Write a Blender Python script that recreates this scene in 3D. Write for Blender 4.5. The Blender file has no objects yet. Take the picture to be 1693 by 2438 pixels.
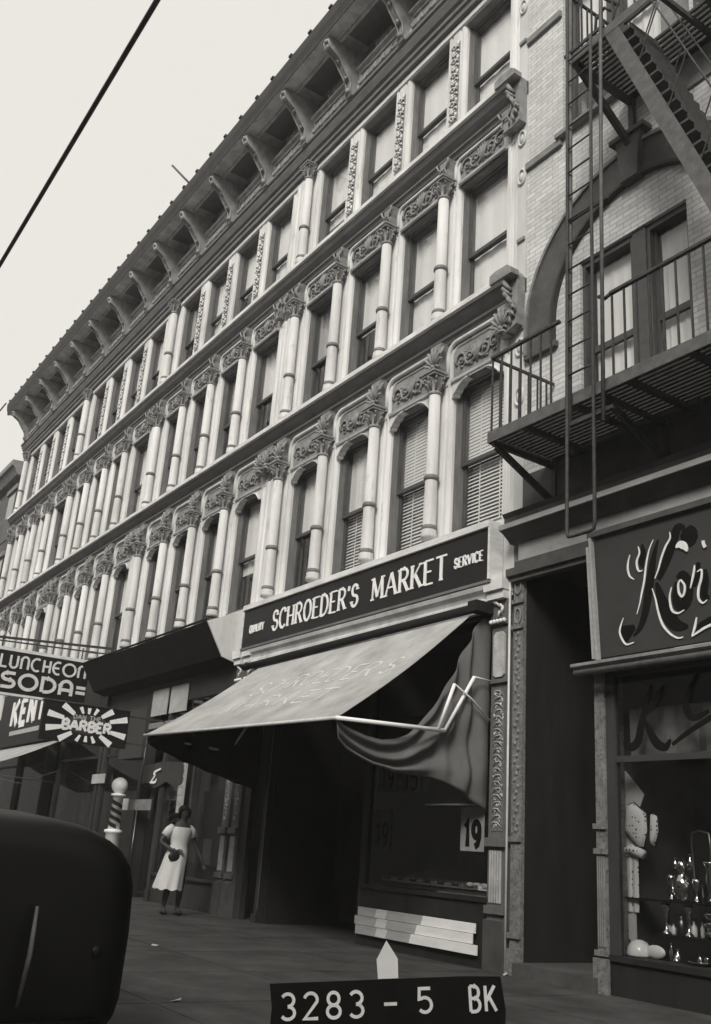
import bpy, math, random
from mathutils import Vector, Matrix
random.seed(7)
C = bpy.context.scene
col = C.collection
R_ = math.radians
PI = math.pi

# ------------------------------------------------------------------ camera, sky, sun, exposure
cd = bpy.data.cameras.new("camera"); cam = bpy.data.objects.new("camera", cd); col.objects.link(cam)
cd.sensor_fit = 'HORIZONTAL'; cd.sensor_width = 36.0; cd.lens = 48.79
cd.clip_start = 0.05; cd.clip_end = 500
cam.matrix_world = Matrix(((0.557, 0.2425, 0.7944, 0), (0.8277, -0.2404, -0.507, -7.5155), (0.068, 0.9399, -0.3346, 1.05), (0, 0, 0, 1)))
C.camera = cam
C.render.engine = 'CYCLES'

SUN_EL, SUN_AZ = 37, 142          # azimuth: direction the sun stands in, degrees from +Y clockwise
w = bpy.data.worlds.new("World"); C.world = w; w.use_nodes = True
nt = w.node_tree; nt.nodes.clear()
sky = nt.nodes.new('ShaderNodeTexSky'); sky.sky_type = 'NISHITA'; sky.sun_disc = False
sky.sun_elevation = R_(SUN_EL); sky.sun_rotation = R_(SUN_AZ); sky.dust_density = 6.0; sky.air_density = 1.0
bw = nt.nodes.new('ShaderNodeRGBToBW')
tint = nt.nodes.new('ShaderNodeMix'); tint.data_type = 'RGBA'; tint.blend_type = 'MULTIPLY'; tint.inputs[0].default_value = 1
tint.inputs[7].default_value = (1.0, 0.966, 0.905, 1)
bg = nt.nodes.new('ShaderNodeBackground'); bg.inputs['Strength'].default_value = 0.15
ow = nt.nodes.new('ShaderNodeOutputWorld')
oc = nt.nodes.new('ShaderNodeMix'); oc.data_type = 'RGBA'; oc.inputs[0].default_value = .8      # even cloud cover over the clear sky
oc.inputs[7].default_value = (6.0, 6.0, 6.0, 1)
nt.links.new(sky.outputs[0], bw.inputs[0]); nt.links.new(bw.outputs[0], oc.inputs[6]); nt.links.new(oc.outputs[2], tint.inputs[6])
nt.links.new(tint.outputs[2], bg.inputs['Color']); nt.links.new(bg.outputs[0], ow.inputs[0])
sd = bpy.data.lights.new("sun", 'SUN'); sun = bpy.data.objects.new("sun", sd); col.objects.link(sun)
sd.energy = 2.5; sd.angle = R_(20); sd.color = (1.0, 0.96, 0.89)
az, el = R_(SUN_AZ), R_(SUN_EL)
sv = Vector((math.sin(az) * math.cos(el), math.cos(az) * math.cos(el), math.sin(el)))
sun.rotation_euler = (-sv).to_track_quat('-Z', 'Y').to_euler()
C.view_settings.view_transform = 'Standard'; C.view_settings.look = 'None'
C.view_settings.exposure = 0.17; C.view_settings.gamma = 1.0; C.view_settings.use_curve_mapping = False

# ------------------------------------------------------------------ materials
def mat(name, v, rough=.75, var=.18, scale=3.0, streak=1.0, bump=.0, bscale=40, metal=0.0, spec=.35, fine=.0, dirt=None, coat=0):
    m = bpy.data.materials.new(name); m.use_nodes = True
    n = m.node_tree.nodes; L = m.node_tree.links; n.clear()
    o = n.new('ShaderNodeOutputMaterial'); p = n.new('ShaderNodeBsdfPrincipled'); L.new(p.outputs[0], o.inputs[0])
    g = n.new('ShaderNodeNewGeometry'); mp = n.new('ShaderNodeMapping'); mp.inputs['Scale'].default_value = (1, 1, 1 / streak)
    L.new(g.outputs['Position'], mp.inputs[0])
    nz = n.new('ShaderNodeTexNoise'); nz.inputs['Scale'].default_value = scale; nz.inputs['Detail'].default_value = 8; nz.inputs['Roughness'].default_value = .65
    L.new(mp.outputs[0], nz.inputs['Vector'])
    cr = n.new('ShaderNodeValToRGB'); e = cr.color_ramp.elements
    lo, hi = v * (1 - var), min(.95, v * (1 + var * .6))
    e[0].position = .3; e[0].color = (lo, lo, lo * .985, 1); e[1].position = .68; e[1].color = (hi, hi, hi, 1)
    L.new(nz.outputs['Fac'], cr.inputs[0]); out = cr.outputs[0]
    if dirt:
        n2 = n.new('ShaderNodeTexNoise'); n2.inputs['Scale'].default_value = dirt[0]; n2.inputs['Detail'].default_value = 10; n2.inputs['Roughness'].default_value = .75
        L.new(mp.outputs[0], n2.inputs['Vector'])
        c2 = n.new('ShaderNodeValToRGB'); c2.color_ramp.elements[0].position = dirt[1]; c2.color_ramp.elements[1].position = dirt[1] + .12
        L.new(n2.outputs['Fac'], c2.inputs[0])
        mx = n.new('ShaderNodeMix'); mx.data_type = 'RGBA'; L.new(c2.outputs[0], mx.inputs[0]); L.new(out, mx.inputs[6])
        mx.inputs[7].default_value = (dirt[2], dirt[2], dirt[2], 1); out = mx.outputs[2]
    L.new(out, p.inputs['Base Color'])
    p.inputs['Roughness'].default_value = rough; p.inputs['Metallic'].default_value = metal
    p.inputs['Specular IOR Level'].default_value = spec
    if coat: p.inputs['Coat Weight'].default_value = coat
    if bump:
        b = n.new('ShaderNodeTexNoise'); b.inputs['Scale'].default_value = bscale; b.inputs['Detail'].default_value = 5
        L.new(g.outputs['Position'], b.inputs['Vector'])
        bp_ = n.new('ShaderNodeBump'); bp_.inputs['Strength'].default_value = bump; bp_.inputs['Distance'].default_value = .01
        L.new(b.outputs['Fac'], bp_.inputs['Height']); L.new(bp_.outputs[0], p.inputs['Normal'])
    return m

def brick_mat(name, v, mortar, bw_=.21, bh=.068, ms=.01, var=.25, rough=.85):
    m = bpy.data.materials.new(name); m.use_nodes = True
    n = m.node_tree.nodes; L = m.node_tree.links; n.clear()
    o = n.new('ShaderNodeOutputMaterial'); p = n.new('ShaderNodeBsdfPrincipled'); L.new(p.outputs[0], o.inputs[0])
    g = n.new('ShaderNodeNewGeometry'); s = n.new('ShaderNodeSeparateXYZ'); c = n.new('ShaderNodeCombineXYZ')
    L.new(g.outputs['Position'], s.inputs[0])
    ad = n.new('ShaderNodeMath'); ad.operation = 'ADD'; L.new(s.outputs[0], ad.inputs[0]); L.new(s.outputs[1], ad.inputs[1])
    L.new(ad.outputs[0], c.inputs[0]); L.new(s.outputs[2], c.inputs[1])
    b = n.new('ShaderNodeTexBrick'); L.new(c.outputs[0], b.inputs['Vector'])
    b.inputs['Scale'].default_value = 1; b.inputs['Brick Width'].default_value = bw_; b.inputs['Row Height'].default_value = bh
    b.inputs['Mortar Size'].default_value = ms; b.inputs['Mortar Smooth'].default_value = .3
    b.inputs['Color1'].default_value = (v, v, v, 1); b.inputs['Color2'].default_value = (v * (1 - var), v * (1 - var), v * (1 - var), 1)
    b.inputs['Mortar'].default_value = (mortar, mortar, mortar, 1)
    nz = n.new('ShaderNodeTexNoise'); nz.inputs['Scale'].default_value = 1.6; nz.inputs['Detail'].default_value = 8; nz.inputs['Roughness'].default_value = .7
    L.new(g.outputs['Position'], nz.inputs['Vector'])
    mr = n.new('ShaderNodeMapRange'); mr.inputs[1].default_value = .3; mr.inputs[2].default_value = .7; mr.inputs[3].default_value = .72; mr.inputs[4].default_value = 1.08
    L.new(nz.outputs['Fac'], mr.inputs[0])
    mx = n.new('ShaderNodeMix'); mx.data_type = 'RGBA'; mx.blend_type = 'MULTIPLY'; mx.inputs[0].default_value = 1
    L.new(b.outputs['Color'], mx.inputs[6]); L.new(mr.outputs[0], mx.inputs[7]); L.new(mx.outputs[2], p.inputs['Base Color'])
    bp_ = n.new('ShaderNodeBump'); bp_.inputs['Strength'].default_value = .6; bp_.inputs['Distance'].default_value = .008; bp_.invert = True
    L.new(b.outputs['Fac'], bp_.inputs['Height']); L.new(bp_.outputs[0], p.inputs['Normal'])
    p.inputs['Roughness'].default_value = rough; p.inputs['Specular IOR Level'].default_value = .2
    return m

def glass_mat(name, tintv=.9, rough=.03, haze=0.0):
    m = bpy.data.materials.new(name); m.use_nodes = True
    n = m.node_tree.nodes; L = m.node_tree.links; n.clear()
    o = n.new('ShaderNodeOutputMaterial'); t = n.new('ShaderNodeBsdfTransparent'); t.inputs[0].default_value = (tintv, tintv, tintv, 1)
    g = n.new('ShaderNodeBsdfGlossy'); g.inputs['Roughness'].default_value = rough; g.inputs[0].default_value = (.9, .9, .9, 1)
    ge = n.new('ShaderNodeNewGeometry'); dp = n.new('ShaderNodeVectorMath'); dp.operation = 'DOT_PRODUCT'
    L.new(ge.outputs['Incoming'], dp.inputs[0]); L.new(ge.outputs['Normal'], dp.inputs[1])
    def mt(op, a, b_=None):
        q = n.new('ShaderNodeMath'); q.operation = op
        for i_, v_ in enumerate((a, b_)):
            if v_ is None: continue
            if isinstance(v_, (int, float)): q.inputs[i_].default_value = v_
            else: L.new(v_, q.inputs[i_])
        return q.outputs[0]
    fr = mt('ADD', mt('MULTIPLY', mt('POWER', mt('SUBTRACT', 1.0, mt('ABSOLUTE', dp.outputs['Value'])), 5.0), .96), .04)
    mx = n.new('ShaderNodeMixShader')
    L.new(fr, mx.inputs[0]); L.new(t.outputs[0], mx.inputs[1]); L.new(g.outputs[0], mx.inputs[2])
    if haze:
        d = n.new('ShaderNodeBsdfDiffuse'); d.inputs[0].default_value = (.5, .5, .5, 1); m2 = n.new('ShaderNodeMixShader'); m2.inputs[0].default_value = haze
        L.new(mx.outputs[0], m2.inputs[1]); L.new(d.outputs[0], m2.inputs[2]); L.new(m2.outputs[0], o.inputs[0])
    else: L.new(mx.outputs[0], o.inputs[0])
    return m

def dots_mat(name, v, d, sc):
    m = mat(name, v, .9, .08, 8)
    n = m.node_tree.nodes; L = m.node_tree.links
    p = [x for x in n if x.type == 'BSDF_PRINCIPLED'][0]; g = [x for x in n if x.type == 'NEW_GEOMETRY'][0]
    vo = n.new('ShaderNodeTexVoronoi'); vo.inputs['Scale'].default_value = sc; vo.inputs['Randomness'].default_value = .35
    L.new(g.outputs['Position'], vo.inputs['Vector'])
    lt = n.new('ShaderNodeMath'); lt.operation = 'LESS_THAN'; lt.inputs[1].default_value = .28; L.new(vo.outputs['Distance'], lt.inputs[0])
    mx = n.new('ShaderNodeMix'); mx.data_type = 'RGBA'; mx.inputs[7].default_value = (d, d, d, 1)
    src = p.inputs['Base Color'].links[0].from_socket
    L.new(lt.outputs[0], mx.inputs[0]); L.new(src, mx.inputs[6]); L.new(mx.outputs[2], p.inputs['Base Color'])
    return m

M = dict(
    iron=mat('painted_cast_iron', .68, .65, .34, 2.2, 6, .25, 60, dirt=(4.0, .58, .27)),
    iron2=mat('painted_iron_columns', .62, .6, .3, 3, 5, .25, 50, dirt=(6.0, .55, .36)),
    irond=mat('dark_iron', .26, .7, .4, 6, 2, .3, 60),  # darker iron tone for recessed grounds, strips and ledges
    orn=mat('ornament_iron', .26, .7, .35, 9, 1, .3, 80, dirt=(14, .56, .13)),
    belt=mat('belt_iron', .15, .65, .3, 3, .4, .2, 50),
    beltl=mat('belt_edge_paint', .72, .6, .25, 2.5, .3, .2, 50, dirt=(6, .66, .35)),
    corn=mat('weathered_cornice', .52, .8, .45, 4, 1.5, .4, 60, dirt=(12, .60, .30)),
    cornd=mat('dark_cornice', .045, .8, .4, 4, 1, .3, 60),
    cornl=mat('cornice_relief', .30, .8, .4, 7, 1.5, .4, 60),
    sash=mat('dark_sash_paint', .07, .5, .3, 6),
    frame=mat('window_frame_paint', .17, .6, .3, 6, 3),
    blind=mat('pale_window_shade', .90, .9, .10, 1.4, 3),
    blindg=mat('grey_window_shade', .42, .9, .15, 1.4, 3),
    slat=mat('venetian_slat', .85, .6, .1, 3),
    glass=glass_mat('window_glass', .93, .03),
    shopglass=glass_mat('shop_glass', .85, .02),
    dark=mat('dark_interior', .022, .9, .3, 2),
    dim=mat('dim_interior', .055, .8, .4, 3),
    brick=brick_mat('pale_brick', .72, .44, ms=.0075, var=.2),
    brickd=brick_mat('old_brick', .17, .09),
    stone=mat('dark_stone', .085, .85, .35, 3, 1, .3, 30),
    stonem=mat('brownstone_band', .22, .85, .3, 4, .5, .3, 30),
    stonel=mat('pale_render', .42, .85, .3, 1.6, .5, .3, 30, dirt=(3.2, .60, .2)),
    quoin=mat('pale_pilaster', .56, .75, .2, 3, 3, .2, 40, dirt=(6, .66, .34)),
    esc=mat('fire_escape_iron', .05, .7, .5, 14, 1, .3, 80),
    escl=mat('fire_escape_grey_paint', .11, .65, .4, 9, 1, .3, 80),
    pil=mat('dim_shop_pilaster', .13, .75, .3, 4, 2, .3, 50, dirt=(7, .6, .07)), pild=mat('dark_pilaster_base', .075, .75, .3, 4), pill=mat('pilaster_relief', .50, .7, .35, 9, 1, .3, 60, dirt=(18, .55, .2)), dull=mat('dull_dark_lettering', .09, .8, .3, 9),
    signb=mat('black_sign_paint', .012, .45, .3, 2, 1, spec=.3),
    signg=mat('grey_sign_panel', .048, .6, .2, 2, 1, .1, 60),
    letter=mat('white_lettering', .9, .6, .2, 20),
    letterd=mat('black_lettering', .008, .7, .2, 20, spec=.1),
    lettery=mat('dull_lettering', .42, .6, .2, 20),
    neon=mat('sign_tube_white', .72, .4, .15, 14),
    awn=mat('awning_canvas', .40, .95, .3, 2.2, 1, .2, 120, spec=.1),
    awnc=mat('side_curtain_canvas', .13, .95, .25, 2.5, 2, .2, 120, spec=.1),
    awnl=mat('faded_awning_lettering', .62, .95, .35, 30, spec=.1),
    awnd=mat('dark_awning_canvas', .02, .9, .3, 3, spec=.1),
    white=mat('white_paint', .92, .45, .1, 6),
    metal=mat('galvanised_rod', .62, .4, .2, 8),
    plank=mat('lit_plank', .85, .7, .12, 3, .15),
    plankg=mat('shaded_plank', .42, .7, .2, 3, .15),
    plankm=mat('lit_plank_stripe', .68, .7, .15, 3, .15),
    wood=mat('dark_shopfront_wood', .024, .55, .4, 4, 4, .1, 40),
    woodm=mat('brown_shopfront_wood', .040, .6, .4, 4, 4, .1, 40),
    orn2=mat('carved_shop_pilaster', .17, .75, .4, 14, 1, .5, 60, dirt=(22, .50, .08)),
    orn3=mat('patterned_door_pilaster', .20, .75, .4, 14, 1, .4, 60, dirt=(30, .52, .04)),
    paper=mat('paper_poster', .30, .9, .3, 4),
    paperd=mat('dim_paper_poster', .07, .9, .3, 5),
    conc=mat('sidewalk_concrete', .070, .9, .5, 1.7, 1, .6, 45, dirt=(7, .54, .05), spec=.15),
    asph=mat('street_asphalt', .11, .9, .3, 2, 1, .5, 50, spec=.2),
    kerb=mat('kerb_granite', .14, .85, .3, 5, 1, .3, 60),
    car=mat('black_car_paint', .004, .42, .5, 2, spec=.22, bump=.05, bscale=5),
    chrome=mat('dull_chrome', .22, .35, .2, 6, metal=1),
    rubber=mat('tyre_rubber', .015, .85, .2, 8),
    chromeb=mat('polished_silverware', .8, .12, .05, 6, metal=1),
    china=mat('white_china', .95, .2, .05, 5, spec=.6),
    dots=dots_mat('dotted_fabric', .75, .06, 26),
    cloth=mat('pale_cloth', .6, .9, .15, 4, 3),
    skin=mat('shaded_skin', .055, .6, .15, 9), hair=mat('dark_hair', .008, .7, .2, 30), shoe=mat('dark_shoe', .012, .5, .2, 9),
    stock=mat('dark_stocking', .02, .8, .2, 9),
    dress=mat('white_dress', .62, .9, .12, 6, 3), bag=mat('dark_handbag', .02, .5, .2, 9),
    stripe=mat('barber_white', .92, .35, .08, 9), striped=mat('barber_dark_stripe', .012, .35, .2, 9),
    globe=mat('milk_glass', .95, .15, .04, 9, spec=.6), globeg=mat('grey_milk_glass', .10, .4, .3, 9),
    cable=mat('cable', .10, .7, .2, 9),
    board=mat('number_board_black', .010, .7, .25, 12, spec=.15), arrow=mat('arrow_white', .88, .8, .1, 6),
    oppo=brick_mat('added_opposite_brick', .30, .24),
    roof=mat('tar_roof', .04, .9, .2, 2),
)

# ------------------------------------------------------------------ mesh builder
class MB:
    def __init__(s): s.v = []; s.f = []; s.sm = []; s.marks = []
    def add(s, vs, fs, smooth=False):
        b = len(s.v); s.v += [tuple(x) for x in vs]; s.f += [tuple(i + b for i in f) for f in fs]; s.sm += [smooth] * len(fs); return s
    def box(s, x0, x1, y0, y1, z0, z1):
        x0, x1 = min(x0, x1), max(x0, x1); y0, y1 = min(y0, y1), max(y0, y1); z0, z1 = min(z0, z1), max(z0, z1)
        v = [(x0, y0, z0), (x1, y0, z0), (x1, y1, z0), (x0, y1, z0), (x0, y0, z1), (x1, y0, z1), (x1, y1, z1), (x0, y1, z1)]
        return s.add(v, [(0, 3, 2, 1), (4, 5, 6, 7), (0, 1, 5, 4), (1, 2, 6, 5), (2, 3, 7, 6), (3, 0, 4, 7)])
    def bar(s, a, b, wx, wy=None, up=(0, 0, 1)):
        a, b = Vector(a), Vector(b); d = (b - a); 
        if d.length < 1e-6: return s
        d.normalize(); u = Vector(up); 
        if abs(d.dot(u)) > .98: u = Vector((0, 1, 0))
        r = d.cross(u).normalized(); u = r.cross(d); wy = wy or wx
        v = []
        for p in (a, b):
            for i, j in ((-1, -1), (1, -1), (1, 1), (-1, 1)): v.append(p + r * i * wx / 2 + u * j * wy / 2)
        return s.add(v, [(3, 2, 1, 0), (4, 5, 6, 7), (0, 1, 5, 4), (1, 2, 6, 5), (2, 3, 7, 6), (3, 0, 4, 7)])
    def tube(s, pts, r, n=6, closed=False, smooth=True):
        pts = [Vector(p) for p in pts]; N = len(pts); rs = r if isinstance(r, (list, tuple)) else [r] * N
        vs = []; prev = None
        for i, p in enumerate(pts):
            if closed: d = pts[(i + 1) % N] - pts[i - 1]
            else: d = pts[min(i + 1, N - 1)] - pts[max(i - 1, 0)]
            d.normalize()
            if prev is None:
                u = Vector((0, 0, 1)) if abs(d.z) < .9 else Vector((0, 1, 0)); r_ = d.cross(u).normalized()
            else: r_ = (prev - d * prev.dot(d)).normalized()
            prev = r_; u = r_.cross(d)
            for k in range(n):
                a = 2 * PI * k / n; vs.append(p + (r_ * math.cos(a) + u * math.sin(a)) * rs[i])
        fs = []
        for i in range(N if closed else N - 1):
            j = (i + 1) % N
            for k in range(n): fs.append((i * n + k, i * n + (k + 1) % n, j * n + (k + 1) % n, j * n + k))
        if not closed: fs.append(tuple(range(n - 1, -1, -1))); fs.append(tuple((N - 1) * n + k for k in range(n)))
        return s.add(vs, fs, smooth)
    def lathe(s, prof, cx=0, cy=0, n=16, smooth=True, z0=0, half=None):
        vs = []
        for r, z in prof:
            for k in range(n):
                a = 2 * PI * k / n; vs.append((cx + r * math.cos(a), cy + r * math.sin(a), z + z0))
        fs = []
        for i in range(len(prof) - 1):
            for k in range(n): fs.append((i * n + k, i * n + (k + 1) % n, (i + 1) * n + (k + 1) % n, (i + 1) * n + k))
        fs.append(tuple(range(n - 1, -1, -1))); fs.append(tuple((len(prof) - 1) * n + k for k in range(n)))
        return s.add(vs, fs, smooth)
    def sweepx(s, prof, x0, x1, caps=True):       # profile of (y,z) points swept along x, outline closed
        n = len(prof); vs = [(x0, y, z) for y, z in prof] + [(x1, y, z) for y, z in prof]
        fs = [(k, (k + 1) % n, n + (k + 1) % n, n + k) for k in range(n)]
        if caps: fs += [tuple(range(n - 1, -1, -1)), tuple(range(n, 2 * n))]
        return s.add(vs, fs)
    def extz(s, prof, z0, z1):                     # outline of (x,y) extruded in z
        n = len(prof); vs = [(x, y, z0) for x, y in prof] + [(x, y, z1) for x, y in prof]
        return s.add(vs, [(k, (k + 1) % n, n + (k + 1) % n, n + k) for k in range(n)] + [tuple(range(n - 1, -1, -1)), tuple(range(n, 2 * n))])
    def exty(s, prof, y0, y1):                     # outline of (x,z) extruded in y
        n = len(prof); vs = [(x, y0, z) for x, z in prof] + [(x, y1, z) for x, z in prof]
        return s.add(vs, [(k, (k + 1) % n, n + (k + 1) % n, n + k) for k in range(n)] + [tuple(range(n - 1, -1, -1)), tuple(range(n, 2 * n))])
    def ribbon(s, pts, w, o, ux, uz, depth, lift=0, closed=False):
        """flat stroke in the plane (o, ux, uz), raised along the plane's normal"""
        o = Vector(o); ux = Vector(ux); uz = Vector(uz); nn = ux.cross(uz).normalized()
        P = [Vector((p[0], p[1])) for p in pts]
        if closed: P = P[:-1] if (P[0] - P[-1]).length < 1e-5 else P
        N = len(P); L = []; Rr = []
        ws = w if isinstance(w, (list, tuple)) else [w] * len(pts)
        for i in range(N):
            a = P[i - 1] if (i > 0 or closed) else None; b = P[(i + 1) % N] if (i < N - 1 or closed) else None
            d1 = (P[i] - a).normalized() if a is not None else None; d2 = (b - P[i]).normalized() if b is not None else None
            if d1 is None: d = d2; k = 1
            elif d2 is None: d = d1; k = 1
            else:
                d = d1 + d2
                if d.length < 1e-4: d = d1
                d.normalize(); k = min(1.8, 1 / max(.35, d.dot(d1)))
            q = Vector((-d.y, d.x)) * ws[i] / 2 * k
            L.append(P[i] + q); Rr.append(P[i] - q)
        vs = []
        for z in (lift, lift + depth):
            for p in L: vs.append(o + ux * p.x + uz * p.y + nn * z)
            for p in Rr: vs.append(o + ux * p.x + uz * p.y + nn * z)
        fs = []
        for i in range(N if closed else N - 1):
            j = (i + 1) % N
            fs += [(2 * N + i, 3 * N + i, 3 * N + j, 2 * N + j), (i, j, N + j, N + i), (i, 2 * N + i, 2 * N + j, j), (N + i, N + j, 3 * N + j, 3 * N + i)]
        if not closed: fs += [(0, N, 3 * N, 2 * N), (N - 1, 3 * N - 1, 4 * N - 1, 2 * N - 1)]
        return s.add(vs, fs)
    def sphere(s, c, r, n=16, m=10, sc=(1, 1, 1)):
        vs = []; fs = []
        for i in range(m + 1):
            t = PI * i / m
            for k in range(n):
                a = 2 * PI * k / n
                vs.append((c[0] + r * sc[0] * math.sin(t) * math.cos(a), c[1] + r * sc[1] * math.sin(t) * math.sin(a), c[2] + r * sc[2] * math.cos(t)))
        for i in range(m):
            for k in range(n): fs.append((i * n + k, (i + 1) * n + k, (i + 1) * n + (k + 1) % n, i * n + (k + 1) % n))
        return s.add(vs, fs, True)
    def mesh(s, name, m, off=(0, 0, 0)):
        me = bpy.data.meshes.new(name); me.from_pydata([(v[0] - off[0], v[1] - off[1], v[2] - off[2]) for v in s.v], [], s.f)
        me.polygons.foreach_set('use_smooth', s.sm); me.materials.append(M[m]); me.update(); return me

WL = {}
def wloc(o): return WL.get(o.name, (0, 0, 0)) if o else (0, 0, 0)
def put(name, mesh, parent=None, loc=(0, 0, 0)):
    o = bpy.data.objects.new(name, mesh); col.objects.link(o); o.parent = parent; o.location = loc
    p = wloc(parent); WL[o.name] = (p[0] + loc[0], p[1] + loc[1], p[2] + loc[2]); return o
def build(mb, name, m, parent=None, smooth=None):      # mb in world coordinates
    if mb.marks:                                          # lettering: every letter an object of its own
        mk = mb.marks + [(len(mb.v), len(mb.f))]; o = None
        for (v0, f0), (v1, f1) in zip(mk[:-1], mk[1:]):
            q = MB(); q.v = mb.v[v0:v1]; q.f = [tuple(i - v0 for i in f) for f in mb.f[f0:f1]]; q.sm = mb.sm[f0:f1]
            if q.v: o = put('letter', q.mesh('letter', m, wloc(parent)), parent)
        return o
    return put(name, mb.mesh(name, m, wloc(parent)), parent)
def bloc(mb, name, m, parent, loc=(0, 0, 0)):            # mb in the parent's coordinates
    return put(name, mb.mesh(name, m), parent, loc)
def tag(o, label=None, cat=None, group=None, kind=None):
    if label: o['label'] = label
    if cat: o['category'] = cat
    if group: o['group'] = group
    if kind: o['kind'] = kind
    return o
def thing(name, label, cat, loc=(0, 0, 0), group=None):
    o = put(name, None, None, loc); return tag(o, label, cat, group)

# ------------------------------------------------------------------ stroke lettering
def arc(cx, cy, rx, ry, a0, a1, n=10):
    return [(cx + rx * math.cos(R_(a0 + (a1 - a0) * i / n)), cy + ry * math.sin(R_(a0 + (a1 - a0) * i / n))) for i in range(n + 1)]
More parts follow.
